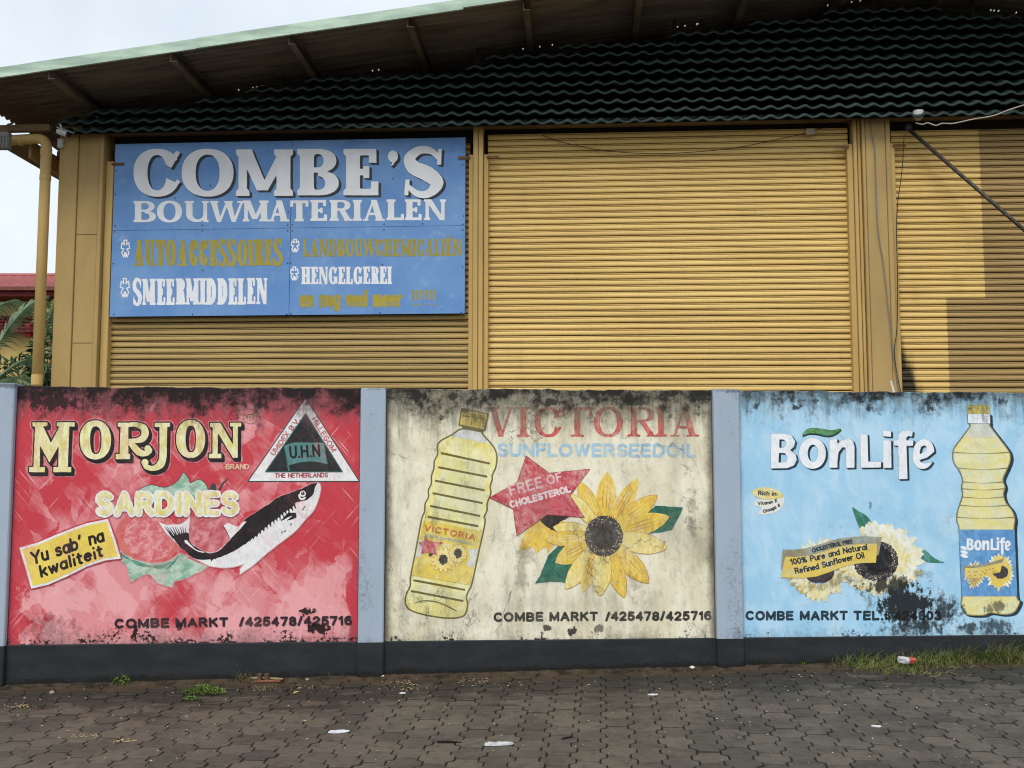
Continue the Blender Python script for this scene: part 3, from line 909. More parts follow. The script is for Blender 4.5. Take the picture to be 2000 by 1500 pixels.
for sx_, sz_, an_, lo_, colr_ in ((70, 2.6, .7, .60, rgb(240, 200, 198)), (60, 2.4, -.7, .61, rgb(240, 204, 202)), (80, 2.2, .3, .62, rgb(176, 50, 62)), (75, 2.5, 1.1, .60, rgb(182, 58, 68))):
    ln = nt.noise(nt.scale(P, sx_, 1, sz_, ry=an_), 1.0, 3, .6)
    cr_ = nt.mix(nt.m('MULTIPLY', nt.step(ln, lo_, lo_ + .1), nt.step(nt.noise(nt.scale(P, 3, 1, 3, off=(an_ * 9, 0, 0)), 1.0, 2), .42, .6, 0, .75)), cr_, colr_)
gq = nt.n('ShaderNodeGroup'); gq.node_tree = ST['red']
nt.put(gq.inputs[0], cr_); nt.put(b.inputs['Base Color'], gq.outputs[0]); bump(nt, b, gq.outputs[1], .003, .5)
M_RED = m
M_CREAM = paint('cream', GROUND['cream'], rgb(222, 212, 180), (3.0, 1.4), .8)
M_BLUE = paint('blue', GROUND['blue'], rgb(188, 222, 242), (3.5, 3.0), .9)
# plain neighbours and pillars
def dirty(name, c, grimec, ztop=True):
    m, nt, b = material(name)
    P = nt.obj(); s, _, z = nt.sep(P)
    n1 = nt.noise(nt.scale(P, 5, 5, 2), 1.0, 5, .6); n2 = nt.noise(P, 45, 4, .65)
    cc_ = nt.mix(nt.step(n1, .35, .75, 0, .3), c, tuple(x * .82 for x in c[:3]) + (1,))
    cc_ = nt.mix(nt.step(nt.m('ADD', nt.m('MULTIPLY', n2, .7), nt.m('MULTIPLY', n1, .7)), .78, .98, 0, .5), cc_, grimec)
    db = nt.m('SUBTRACT', z, nt.m('MULTIPLY_ADD', s, ZPL[1], ZPL[0]))
    cc_ = nt.mix(nt.step(nt.m('ADD', nt.m('MULTIPLY', db, -2.2), nt.m('ADD', n1, nt.m('MULTIPLY_ADD', n2, .5, -.25))), .35, .75, 0, .7), cc_, grimec)
    d = nt.m('SUBTRACT', nt.m('MULTIPLY_ADD', s, ZTOP[1], ZTOP[0]), z)
    cc_ = nt.mix(nt.step(nt.m('ADD', nt.m('MULTIPLY', d, -16), nt.m('ADD', n1, n2)), .75, 1.1, 0, .6), cc_, rgb(50, 50, 48))
    nt.put(b.inputs['Base Color'], cc_)
    bump(nt, b, n2, .002, .4)
    return m
M_PIL = dirty('paint_pillar', rgb(164, 177, 192), rgb(84, 92, 96))
M_PLAIN = dirty('paint_plain_wall', rgb(196, 196, 186), rgb(100, 98, 90))
m, nt, b = material('paint_plinth')
P = nt.obj(); s, _, z = nt.sep(P)
n1 = nt.noise(nt.scale(P, 3.5, 3.5, 9), 1.0, 6, .65); n2 = nt.noise(P, 50, 4)
c = nt.mix(nt.step(n1, .35, .7), rgb(32, 35, 38), rgb(44, 47, 50))
c = nt.mix(nt.step(n2, .6, .8, 0, .25), c, rgb(74, 76, 76))
gl = nt.m('SUBTRACT', z, nt.m('MULTIPLY_ADD', s, (wground(3.5) - wground(-3.5)) / 7.0, wground(0)))
c = nt.mix(nt.step(nt.m('ADD', nt.m('MULTIPLY', gl, -7.0), nt.m('ADD', n1, nt.m('MULTIPLY_ADD', n2, .6, -.3))), .02, .34, 0, .92), c, rgb(20, 18, 14))
c = nt.mix(nt.step(nt.m('ADD', nt.m('MULTIPLY', gl, -16.0), nt.m('ADD', n1, nt.m('MULTIPLY_ADD', n2, .6, -.3))), .1, .6, 0, .5), c, rgb(56, 50, 30))
nt.put(b.inputs['Base Color'], c); b.inputs['Roughness'].default_value = .7; bump(nt, b, n2, .003, .4)
M_PLINTH = m

def panel(name, span, mat, label=None, wav=.006):
    s0, s1 = span
    n = max(8, int((s1 - s0) / .03))
    rnd = random.Random(int(s0 * 100))
    top, v = [], 0.0
    for i in range(n + 1):
        s = s0 + (s1 - s0) * i / n
        v = v * .6 + rnd.gauss(0, wav * .45)
        top.append((s, zt(s) + v))
    mb = MB()
    zb = -0.5
    fr = [(s, 0.0, z) for s, z in top]; fr2 = [(s, .012, z + .006) for s, z in top]; bk = [(s, .15, z + .002) for s, z in top]
    lo = [(s, 0.0, zb) for s, z in top]; lb = [(s, .15, zb) for s, z in top]
    N = n + 1
    mb.add(lo + fr + fr2 + bk + lb, [(r * N + i, r * N + i + 1, (r + 1) * N + i + 1, (r + 1) * N + i) for r in range(4) for i in range(n)])
    o = mb.build(name, mat, wall)
    if label: o['label'] = label
    return o
p_red = panel('mural_panel', SP['red'], M_RED, 'faded red mural advertising sardines')
p_cream = panel('mural_panel', SP['cream'], M_CREAM, 'stained cream mural advertising sunflower seed oil')
p_blue = panel('mural_panel', SP['blue'], M_BLUE, 'light blue mural advertising sunflower oil with black mould')
panel('wall_panel', SP['left'], M_PLAIN); panel('wall_panel', SP['right'], M_PLAIN)
for k in ('left', 'red', 'cream', 'blue', 'right'):
    s0, s1 = SP[k]
    mb = MB()
    a, c = zp(s0), zp(s1)
    mb.add([(s0, -.014, -.5), (s1, -.014, -.5), (s1, -.014, c - .004), (s0, -.014, a - .004), (s1, -.010, c), (s0, -.010, a), (s1, .0, c + .002), (s0, .0, a + .002)], [(0, 1, 2, 3), (3, 2, 4, 5), (5, 4, 6, 7)])
    mb.build('plinth', M_PLINTH, wall)
for k, up in (('pillar1', .028), ('pillar2', .006), ('pillar3', .012), ('pillar4', .01)):
    s0, s1 = SP[k]
    sm = (s0 + s1) / 2
    zc, ztp = zp(sm), zt(sm) + up
    def prism(z0, z1, gr, topc=False):
        o = [(s0 - gr, .15), (s0 - gr, -.05 + .008 - gr), (s0 + .008 - gr, -.05 - gr), (s1 - .008 + gr, -.05 - gr), (s1 + gr, -.05 + .008 - gr), (s1 + gr, .15)]
        n = len(o)
        vs = [(x, y, z0) for x, y in o]; zz = [z0, z1]
        fs = []
        vs += [(x, y, z1) for x, y in o]
        fs += [(i, (i + 1) % n, n + (i + 1) % n, n + i) for i in range(n)]
        if topc:
            vs += [(min(max(x, s0 + .008), s1 - .008), max(y, -.042) if y < 0 else y, z1 + .008) for x, y in o]
            fs += [(n + i, n + (i + 1) % n, 2 * n + (i + 1) % n, 2 * n + i) for i in range(n)]
            fs.append(tuple(range(2 * n, 3 * n)))
        else: fs.append(tuple(range(n, 2 * n)))
        return MB().add(vs, fs)
    pl = prism(zc, ztp - .008, 0.0, True).build('pillar', M_PIL, wall)
    prism(-.5, zc, .003).build('pillar_base', M_PLINTH, pl)

# ================================================================== MURAL 1: sardines on red
za, zb_, zc_, zd = zone(0, 740, .19), zone(360, 740, .19), zone(0, 980, .19), zone(360, 980, .19)
W8, BK = rgb(232, 230, 226), rgb(30, 28, 30)
R_ = lambda c, c2=None, br=(9, 9), amt=.5, ry=0.0: paint('red', c, c2, br, amt, ry)
m_white, m_black = R_(rgb(240, 240, 238), rgb(212, 216, 220), (14, 14), .6), R_(rgb(31, 29, 32), rgb(46, 42, 44), (10, 10), .5)
m_butter = R_(rgb(240, 236, 190), rgb(216, 202, 112), (24, 9), .85)
m_green, m_teal = R_(rgb(188, 216, 196), rgb(118, 168, 140), (10, 18), .9, .4), R_(rgb(86, 140, 138), rgb(70, 122, 122), (8, 8), .6)
m_dkgreen = R_(rgb(36, 74, 68)); m_yel = R_(rgb(238, 216, 100), rgb(228, 198, 78), (4, 6), .7)
m_halo = R_(rgb(226, 150, 152), rgb(208, 104, 112), (22, 22), .8)
m_tom, m_tom2 = R_(rgb(208, 98, 104), rgb(234, 166, 164), (16, 22), .95, .7), R_(rgb(186, 84, 92), rgb(222, 148, 150), (20, 16), .95, -.7)
m_tomrim = R_(rgb(214, 118, 106), rgb(202, 74, 80), (8, 8), .9)
m_redtxt = R_(rgb(186, 108, 108), rgb(206, 150, 146), (20, 20), .8)
m_cream8 = R_(rgb(232, 196, 160), rgb(224, 160, 140), (20, 20), .7)
def red(name, art, lift, mat, label=None): return sheet(name, art, WALL, lift * .001, mat, p_red, label)

# tomatoes, lettuce
t1 = ellp(288, 1050, 63, 53, .15, 48)
a = area(t1); a.poly(t1); a.rough(.8, 8, 1); red('painted_tomato', a, 1.0, m_tomrim, 'painted tomato')
a = area(t1); a.ell(292, 1050, 50, 45, .2); a.rough(1.5, 9, 2); red('painted_tomato_face', a, 1.6, m_tom)
t2 = smooth([(372, 1012), (368, 1034), (370, 1052), (384, 1070), (402, 1079), (420, 1078), (436, 1066), (450, 1052), (460, 1030), (462, 1010), (420, 1000)])
a = area(t2); a.poly(t2); a.rough(.8, 7, 3); red('painted_tomato', a, 1.0, m_tom2, 'darker painted tomato behind the fish')
let = zc_([(1228, 488), (1290, 550), (1400, 600), (1560, 632), (1700, 622), (1800, 572), (1840, 528), (1950, 560)]) + zd([(20, 575), (120, 622), (250, 662), (190, 705), (100, 745), (0, 795)]) + zc_([(1960, 770), (1890, 795), (1780, 822), (1772, 880), (1620, 838), (1540, 742), (1480, 752), (1345, 828), (1300, 655), (1228, 596)])
a = area(let); a.poly(let, 2.2); a.rough(.8, 6, 4); red('lettuce_edge', a, 1.8, m_halo)
a = area(let); a.poly(let); a.rough(.7, 6, 4); red('painted_lettuce', a, 2.4, m_green, 'pale green painted lettuce leaf')
a = area(let); a.line(smooth(zc_([(1240, 520), (1330, 590), (1470, 650), (1650, 668), (1760, 620)]), 4, False), [1, 3.4, 4.2, 3.2, 1] * 3 + [1, 1]); a.line(zc_([(1720, 690), (1790, 620), (1835, 555)]), [1.2, 2.4, 1]); a.clip(area(let).poly(let), -1); red('lettuce_vein', a, 3.0, R_(rgb(78, 138, 122), rgb(110, 166, 140), (9, 9), .8))
lv = smooth(za([(1425, 1160), (1470, 1120), (1560, 1092), (1690, 1120), (1800, 1075), (1860, 1010), (1890, 968), (1940, 1030)]) + zb_([(60, 1075), (110, 1050), (160, 1038), (215, 1080), (245, 1150), (230, 1200), (60, 1230), (-200, 1240), (-420, 1230)]), 3)
a = area(lv); a.poly(lv, 1.4); red('leaf_edge', a, 1.8, m_dkgreen)
a = area(lv); a.poly(lv); red('painted_leaf', a, 2.4, m_green, 'pale green painted leaves behind the lettering')
lf = zb_([(250, 1150), (280, 1085), (300, 1068), (325, 1090), (330, 1145), (300, 1175)])
a = Art(400, 925, 460, 975); a.poly(lf); a.line(zb_([(355, 1145), (400, 1070), (445, 1022)]), [1.6, 1.6, .6]); red('painted_sprout', a, 3.0, m_dkgreen)

# fish
body = smooth([(620, 943), (626, 949), (624, 968), (613, 996), (597, 1014), (575, 1039), (542, 1064), (523, 1079), (500, 1092), (481, 1099), (462, 1106), (436, 1109), (409, 1105), (392, 1097), (375, 1088), (361, 1075), (348, 1064), (345, 1052), (352, 1042), (368, 1040), (369, 1050), (373, 1060), (385, 1069), (398, 1077), (417, 1079), (432, 1071), (449, 1053), (478, 1016), (502, 1000), (523, 986), (540, 973), (560, 965), (588, 955), (607, 946)])
tail = [(361, 1075), (340, 1056), (323, 1039), (310, 1019), (318, 1023), (327, 1026), (338, 1024), (350, 1025), (358, 1021), (365, 1016), (370.5, 1009), (371, 1018), (368.5, 1034), (369, 1052), (372, 1062)]
fin = zd([(860, 520), (700, 660), (575, 745), (575, 690), (640, 615)])
fA = Art(300, 932, 640, 1132)
fA.poly(body); fA.poly(tail); fA.poly(fin)
red('fish_halo', fA.copy(1.8), 3.6, m_halo)
red('painted_fish', fA.copy(), 4.2, m_white, 'painted black and white sardine with curled tail')
blk = smooth([(620, 943), (616, 950), (611, 966), (598, 977), (579, 981), (571, 991), (550, 1004), (541, 1013), (525, 1024), (504, 1043), (482, 1060), (459, 1075), (436, 1086), (413, 1092), (388, 1093), (372, 1086), (358, 1074), (345, 1060), (338, 1048), (348, 1044), (362, 1040), (369, 1042), (370, 1054), (376, 1064), (388, 1071), (400, 1078), (417, 1080), (432, 1072), (449, 1054), (476, 1026), (500, 1000), (523, 986), (540, 973), (560, 965), (588, 955), (607, 946)], 3)
a = Art(300, 932, 640, 1132); a.poly(blk)
a.poly(zd([(385, 240), (450, 208), (600, 158), (760, 104), (720, 190), (600, 270), (560, 310), (640, 200), (520, 225), (560, 195), (440, 238)]))
for i in range(24):                                                    # ragged lower edge of the back
    t = i / 23.0
    x, y = np.interp(t, [0, .3, .6, 1], [575, 535, 490, 415]), np.interp(t, [0, .3, .6, 1], [986, 1016, 1052, 1091])
    a.line([(x, y), (x + 3 - 5 * t, y + 7 - 2 * t)], [2.2, .5])
a.line(zd([(1000, 190), (1080, 130), (1140, 125)]), [1, 4, 2]); a.line(zd([(1060, 190), (1140, 150)]), [1, 3])
a.rough(.5, 4, 5); a.clip(fA, .5)
red('fish_back', a, 4.8, m_black)
a = Art(300, 932, 640, 1132); a.poly(zd([(402, 246), (450, 216), (500, 240), (590, 266), (475, 380)]))
a.line(smooth(zd([(12, 402), (70, 455), (130, 500), (205, 520)]), 4, False), [1.8, 3.2, 2.6, 2.2, 1.8, 1.4, 1.2, 1, 1, 1, 1, 1, .6])
a.ell(591.5, 964.3, 6, 6); a.line(smooth(zb_([(1182, 1195), (1190, 1225), (1215, 1238), (1240, 1222)]), 4, False), 1.9)
a.line(zb_([(1372, 1090), (1350, 1150), (1330, 1210)]), 1.2)
red('fish_markings', a, 5.4, m_white)
a = Art(300, 932, 640, 1132); a.ell(591.5, 963.5, 3.6, 3.6); a.ell(590.6, 962.6, 1.3, 1.3, sub=True); a.line(zd([(402, 246), (430, 290), (470, 375)]), .5)
for q in ((1230, 60), (1215, 85), (1090, 240), (1000, 320), (1030, 310)): a.line(zd([q, (q[0] + 14, q[1] - 16)]), .8)
red('fish_eye', a, 6.0, m_black)
a = Art(300, 932, 640, 1132)
for k in range(9): a.line([(322 + k * 5, 1028 + (k % 3)), (338 + k * 3.4, 1050 + (k % 2) * 2)], [.4, 1.6])
a.clip(fA, -1); red('tail_rays', a, 6.0, m_black)

# brand lettering with black block shadow
L_ = Art(48, 808, 498, 940)
Mp = za([(335, 445), (490, 445), (490, 487), (447, 490), (525, 655), (612, 490), (585, 488), (585, 445), (770, 445), (770, 490), (715, 490), (700, 905), (735, 905), (735, 960), (550, 960), (550, 905), (600, 905), (605, 690), (510, 862), (415, 690), (413, 905), (465, 905), (465, 960), (300, 960), (300, 905), (345, 905), (362, 490), (335, 490)])
L_.poly(Mp)
def addring(x0, x1, y0, y1, hx0, hx1, hy0, hy1):
    q = Art(x0 - 8, y0 - 8, x1 + 8, y1 + 8)
    q.poly(ellp((x0 + x1) / 2, (y0 + y1) / 2, (x1 - x0) / 2, (y1 - y0) / 2, 0, 44, .92)); q.poly(ellp((hx0 + hx1) / 2, (hy0 + hy1) / 2, (hx1 - hx0) / 2, (hy1 - hy0) / 2, 0, 40, .8), sub=True)
    j, i = int(q.y0 - L_.y0), int(q.x0 - L_.x0)
    L_.f[j:j + q.ny, i:i + q.nx] = np.maximum(L_.f[j:j + q.ny, i:i + q.nx], q.f)
addring(156, 217.5, 821.5, 898, 176.5, 198.5, 833.5, 887)
addring(344, 401, 820.5, 895, 363, 383, 832, 884)
L_.poly(za([(1212, 450), (1330, 450), (1330, 495), (1322, 495), (1322, 770), (1340, 770), (1340, 826), (1190, 826), (1190, 770), (1230, 770), (1240, 495), (1212, 495)]))
L_.poly(spline_band(za([(1320, 472), (1400, 470), (1475, 500), (1492, 555), (1470, 610), (1400, 636), (1320, 636)]), [4.2, 4.6, 6.5, 7.6, 7, 5, 4]))
L_.poly(spline_band(za([(1335, 655), (1380, 700), (1430, 752), (1490, 768), (1535, 745), (1538, 715)]), [4.5, 6.5, 7, 5.5, 5.5, 4.5])); L_.ell(289, 876, 6.5, 6.8)
L_.poly(za([(1590, 450), (1750, 450), (1750, 495), (1722, 495), (1716, 700), (1640, 700), (1640, 495), (1590, 495)]))
L_.poly(spline_band(za([(1678, 690), (1676, 800), (1650, 880), (1580, 920), (1510, 905), (1484, 868)]), [7.2, 7.2, 7.5, 5, 5.2, 5])); L_.ell(283.5, 903, 7, 7)
L_.poly(zb_([(265, 452), (372, 452), (500, 672), (500, 490), (470, 490), (470, 450), (586, 450), (586, 490), (552, 490), (550, 812), (500, 812), (347, 560), (345, 768), (382, 768), (382, 816), (253, 816), (253, 768), (290, 768), (292, 497), (265, 497)]))
L_.rough(.3, 5, 6)
sh = L_.copy(2.4, 4.2, 5, sweep=4)
red('lettering_halo', sh.copy(2.2).rough(1.2, 5, 8), 1.0, m_halo)
red('lettering_shadow', sh, 3.6, m_black)
red('brand_lettering', L_.copy(-.2), 4.2, m_butter, 'large pale yellow serif lettering with black block shadow')
a = brush('BRAND', (441, 917), (487, 917), 11, 1.2); red('small_lettering', a, 4.2, m_cream8)
a = Art(475, 800, 505, 832, .5); a.ell(489.5, 816.5, 10.6, 10.6); a.ell(489.5, 816.5, 8.6, 8.6, sub=True); a = brush('R', (485.5, 821.5), (493.5, 821.5), 10.5, .9, art=a); red('registered_mark', a, 4.2, m_cream8)

# SARDINES
a = brush('SARDINES', (185, 1011), (469, 1010), 53, 8.0, gap=.33); a.rough(.8, 6, 9); red('lettering_outline', a, 7.0, m_white)
a = brush('SARDINES', (189, 1007), (465, 1006), 46, 4.9, gap=.37); a.rough(.9, 5, 10); red('product_lettering', a, 7.6, m_butter, 'pale yellow capitals outlined in white reading SARDINES')

# triangle emblem
T0, T1 = zb_([(1245, 200), (1797, 1052), (658, 1052)]), zb_([(1247, 357), (1625, 955), (836, 955)])
a = area(T0); a.poly(T0, 1.5); a.rough(.3, 6, 3); red('emblem_edge', a, 1.0, m_dkgreen)
a = area(T0); a.poly(T0, -.6); red('triangle_emblem', a, 1.6, m_white, 'white painted triangle emblem with black centre')
a = area(T1); a.poly(T1, 1.2); red('emblem_line', a, 2.2, R_(rgb(48, 104, 92)))
a = area(T1); a.poly(T1, -1.0); red('emblem_centre', a, 2.8, R_(rgb(34, 38, 40), rgb(50, 56, 58), (12, 12), .7))
fl = smooth(zb_([(1025, 690), (1085, 665), (1160, 652), (1290, 655), (1440, 655)]), 3, False) + smooth(zb_([(1440, 655), (1452, 760), (1475, 880)]), 3, False) + smooth(zb_([(1475, 880), (1350, 852), (1200, 858), (1065, 893)]), 3, False) + zb_([(1045, 790)])
a = area(fl, 14); a.poly(fl, 1.2); a.line(zb_([(1060, 890), (1078, 948)]), 2.2); red('flag_edge', a, 3.4, m_dkgreen)
a = area(fl, 14); a.poly(fl, -.4); a.line(zb_([(1066, 892), (1078, 942)]), 1.4); red('painted_flag', a, 4.0, m_teal, 'teal painted flag with three black initials')
a = brush('U.H.N', zb_([(1085, 822)])[0], zb_([(1400, 800)])[0], 25, 2.1, gap=.3); red('flag_lettering', a, 4.6, m_black)
a = brush('UMIDEX B.V.', zb_([(925, 795)])[0], zb_([(1195, 425)])[0], 11, 1.2, gap=.26); red('emblem_lettering', a, 2.4, m_redtxt)
a = brush('HILLEGOM', zb_([(1302, 415)])[0], zb_([(1515, 760)])[0], 12, 1.2, gap=.28); red('emblem_lettering', a, 2.4, m_redtxt)
a = brush('THE NETHERLANDS', zb_([(930, 1018)])[0], zb_([(1478, 1014)])[0], 9.5, 1.0, gap=.24); red('emblem_lettering', a, 2.4, R_(rgb(168, 84, 90)))

# yellow slogan board
yb = zc_([(205, 475), (400, 418), (600, 332), (780, 262), (900, 222), (1110, 178), (1180, 370), (1243, 582), (1080, 602), (900, 662), (700, 762), (500, 850), (326, 890), (262, 660)])
a = area(yb); a.poly(yb, 3); a.rough(1.0, 8, 4); red('slogan_halo', a, 3.6, R_(rgb(192, 54, 66), rgb(204, 84, 90), (8, 8), .6))
a = area(yb); a.poly(yb, .4); red('slogan_border', a, 7.0, m_white)
a = area(yb); a.poly(yb, -4.2); red('slogan_board', a, 7.6, m_yel, 'yellow painted banner with handwritten slogan')
bell = lambda t: 1.5 * math.sin(t * 6.28)
a = brush("Yu sab' na", zc_([(335, 655)])[0], zc_([(1085, 405)])[0], 27, 2.6, gap=.25, shear=.12, wob=.6); red('slogan_lettering', a, 8.2, m_black, "handwritten black slogan reading Yu sab' na kwaliteit")
a = brush('kwaliteit', zc_([(425, 785)])[0], zc_([(1075, 560)])[0], 25, 2.6, gap=.27, shear=.12, wob=.6); red('slogan_lettering', a, 8.2, m_black)
def phone(panelf, parts, y0, y1, xa, xb, lift, mat):
    yf = lambda x: y0 + (y1 - y0) * (x - xa) / (xb - xa)
    for i, (t, u, v, gap) in enumerate(parts):
        q = brush(t, (u, yf(u)), (v, yf(v)), 19, 2.45, gap=gap + .06, wob=.35)
        panelf('contact_lettering', q.rough(.25, 3, i), lift, mat)
m_dk = R_(rgb(42, 34, 40), rgb(58, 46, 50))
phone(red, [('COMBE', 224, 331, .30), ('MARKT', 343, 446, .30), ('/425478/425716', 467, 688, .27)], 1227, 1221, 224, 688, 4.0, m_dk)

# ================================================================== MURAL 2: sunflower seed oil on cream
C_ = lambda c, c2=None, br=(9, 9), amt=.5, ry=0.0: paint('cream', c, c2, br, amt, ry)
def cream(name, art, lift, mat, label=None): return sheet(name, art, WALL, lift * .001, mat, p_cream, label)
ze, zf, zg, zh = zone(740, 750, 1 / 3.0), zone(940, 750, .25), zone(940, 880, .2533), zone(780, 960, .1734)
c_red = C_(rgb(194, 70, 66), rgb(222, 130, 118), (34, 9), .85); c_blue = C_(rgb(158, 198, 222), rgb(188, 212, 222), (16, 16), .7)
c_star = C_(rgb(190, 56, 72), rgb(222, 134, 140), (14, 10), .85, .7); c_black = C_(rgb(38, 34, 36), rgb(58, 50, 54), (30, 30), .6)
c_pet, c_pet2, c_dkg = C_(rgb(240, 208, 88), rgb(222, 170, 62), (30, 13), .8), C_(rgb(242, 228, 152), rgb(236, 202, 92), (30, 12), .85), C_(rgb(28, 92, 76), rgb(58, 128, 104), (10, 20), .8, .5)
c_oil, c_olive, c_lab = C_(rgb(236, 222, 128), rgb(244, 240, 188), (5, 4), .95), C_(rgb(104, 96, 50), rgb(128, 118, 66)), C_(rgb(230, 202, 84), rgb(236, 220, 128), (9, 9), .7)
c_pale, c_white, c_line = C_(rgb(232, 230, 190), rgb(226, 218, 140), (6, 6), .8), C_(rgb(226, 228, 226), rgb(204, 206, 202)), C_(rgb(196, 146, 60), rgb(176, 122, 46))
it = [('V', 950, 1007.5), ('I', 1008.5, 1036.5), ('C', 1043.5, 1096.5), ('T', 1098.5, 1157.5), ('O', 1160, 1216.5), ('R', 1225, 1281), ('I', 1278.5, 1304), ('A', 1308.5, 1366.5)]
a = letters(it, (.20, .10, .12, .055), lambda x: 794.5 + (x - 950) * .0012, lambda x: 852.5); a.rough(.5, 5, 2)
cream('brand_lettering', a, 1.2, c_red, 'large red serif capitals')
a = brush('SUNFLOWERSEEDOIL', (971, 892), (1360, 893.5), 27, 2.9, gap=.30); a.rough(.5, 4, 3); cream('product_lettering', a, 1.2, c_blue, 'pale blue lettering reading SUNFLOWERSEEDOIL')
# back flower, leaves
bf = smooth(zg([(450, 540), (330, 650), (300, 775), (400, 742), (420, 792), (500, 742), (512, 805), (565, 720), (640, 640), (700, 560)]), 2)
a = area(bf); a.poly(bf); a.rough(.6, 6, 1); cream('painted_sunflower', a, 1.0, c_pet, 'painted sunflower half hidden behind the red star')
bc = smooth(zg([(470, 500), (560, 480), (680, 510), (600, 555), (650, 600), (622, 628), (540, 610), (455, 545)]), 2)
a = area(bc); a.poly(bc); a.rough(.8, 3, 1); cream('flower_centre', a, 1.6, c_black)
for i, P in enumerate(([(1255, 505), (1345, 424), (1555, 440), (1515, 530), (1470, 612), (1390, 632), (1300, 640), (1200, 640)], [(415, 1026), (450, 970), (480, 895), (515, 810), (590, 738), (680, 690), (800, 760), (740, 850), (690, 905), (655, 1020), (540, 1012)])):
    a = area(zg(P)); a.poly(zg(P), 1.6); cream('leaf_edge', a, 1.0, c_white)
    a = area(zg(P)); a.poly(zg(P)); a.rough(.6, 5, i); cream('painted_leaf', a, 1.8, c_dkg)
# front flower: petals one by one
def petal(c, base, tip, wd, n=9):
    c, tip = np.array(c, float), np.array(tip, float)
    d = tip - c; Ln = np.hypot(*d); d /= Ln; nn = np.array([-d[1], d[0]])
    prof = [(0, .55), (.25, .86), (.5, 1.0), (.7, .88), (.85, .58), (.95, .25), (1, 0)]
    l = [c + d * (base + (Ln - base) * t) + nn * wd * k for t, k in prof]; r = [c + d * (base + (Ln - base) * t) - nn * wd * k for t, k in prof[::-1]]
    return [tuple(p) for p in l + r[1:]]
ctr = zg([(945, 660)])[0]
tips = [(975, 165, 76), (755, 240, 62), (690, 335, 52), (1205, 215, 60), (1355, 345, 70), (555, 590, 62), (1445, 510, 76), (500, 690, 58), (1430, 750, 80), (575, 862, 74), (1290, 1020, 78), (650, 1068, 72), (780, 1085, 52), (1100, 1130, 66), (915, 1118, 74)]
for i, (tx, ty, wd) in enumerate(tips):
    Pp = petal(ctr, 22, zg([(tx, ty)])[0], wd * .2533)
    lift = 2.4 + .05 * i
    a = area(Pp, 8); a.poly(Pp, 1.0); a.rough(.4, 4, i); cream('petal_line', a, lift, c_line if i % 3 else c_pet2)
    a = area(Pp, 8); a.poly(Pp, -.1); a.rough(.5, 4, i); o = cream('painted_petal', a, lift + .03, (c_pet, c_pet, c_pet2)[(i * 7) % 3 % 3])
    if i == 0: o['label'] = 'upper petal of the large painted sunflower'
    q = np.array(ctr); t_ = np.array(zg([(tx, ty)])[0])
    a = area(Pp, 8)
    for off in (-.32, .05, .36):
        nn = np.array([-(t_ - q)[1], (t_ - q)[0]]) / np.hypot(*(t_ - q))
        a.line(smooth([tuple(q + (t_ - q) * .42 + nn * wd * .2533 * off * .8), tuple(q + (t_ - q) * .68 + nn * wd * .2533 * off * 1.1), tuple(q + (t_ - q) * (.86 - abs(off) * .2) + nn * wd * .2533 * off * .6)], 4, False), [.3, .8, .9, .9, .7, .6, .5, .3, .2])
    cream('petal_vein', a, lift + .045, c_pet2 if i % 3 else c_line)
a = Art(ctr[0] - 52, ctr[1] - 52, ctr[0] + 52, ctr[1] + 52); a.ell(ctr[0], ctr[1], 37, 39.5)
for k in range(64):
    an = k * 2 * math.pi / 64; r0 = 37 + random.uniform(-1, 3.5)
    a.line([(ctr[0] + 34 * math.cos(an), ctr[1] + 36 * math.sin(an)), (ctr[0] + r0 * math.cos(an), ctr[1] + (r0 + 2.5) * math.sin(an))], [1.2, .6])
cream('flower_centre', a, 3.6, C_(rgb(62, 54, 58), rgb(84, 74, 78), (60, 60), .7), 'dark brown disc of the large painted sunflower')
a = Art(ctr[0] - 52, ctr[1] - 52, ctr[0] + 52, ctr[1] + 52); a.ell(ctr[0] + 1, ctr[1] + 2, 20, 23); a.rough(2.5, 5, 4); cream('flower_heart', a, 4.0, c_black)
a = Art(ctr[0] - 52, ctr[1] - 52, ctr[0] + 52, ctr[1] + 52, .5)
for k in range(120):
    an = random.uniform(0, 6.28); r0 = random.uniform(25, 36)
    a.ell(ctr[0] + r0 * math.cos(an), ctr[1] + r0 * 1.05 * math.sin(an), .75, .75)
cream('seed_dots', a, 4.4, c_pale)
# star
star = zf([(350, 562), (530, 697), (845, 665), (692, 872), (805, 1042), (515, 1020), (278, 1186), (250, 975), (66, 888), (280, 770)])
a = area(star); a.poly(star, .8); cream('star_edge', a, 3.6, C_(rgb(150, 50, 60)))
a = area(star); a.poly(star, -.4); a.rough(.3, 5, 2); cream('painted_star', a, 4.0, c_star, 'red painted star with faded white writing')
a = area(star); ins = [(990 + (x - 1048) * .0 + x - 990, y) for x, y in star]; cx_, cy_ = np.mean(star, 0); inner = [(cx_ + (x - cx_) * .72, cy_ + (y - cy_) * .72) for x, y in star]
a.poly(inner); a.rough(2.0, 6, 5); cream('star_wash', a, 4.4, C_(rgb(212, 108, 118), rgb(196, 66, 80), (14, 10), .9, .7))
c_fade = C_(rgb(228, 196, 198), rgb(214, 140, 146), (18, 18), .7)
a = brush('FREE', zf([(228, 878)])[0], zf([(488, 806)])[0], 22, 1.9, gap=.3); cream('star_lettering', a, 5.0, c_fade)
a = brush('OF', zf([(520, 790)])[0], zf([(640, 758)])[0], 19, 1.7, gap=.3); cream('star_lettering', a, 5.0, c_fade)
a = brush('CHOLESTEROL', zf([(228, 972)])[0], zf([(704, 844)])[0], 14.5, 1.9, gap=.3); cream('star_lettering', a, 5.0, C_(rgb(236, 222, 220), rgb(226, 180, 182), (16, 16), .6))
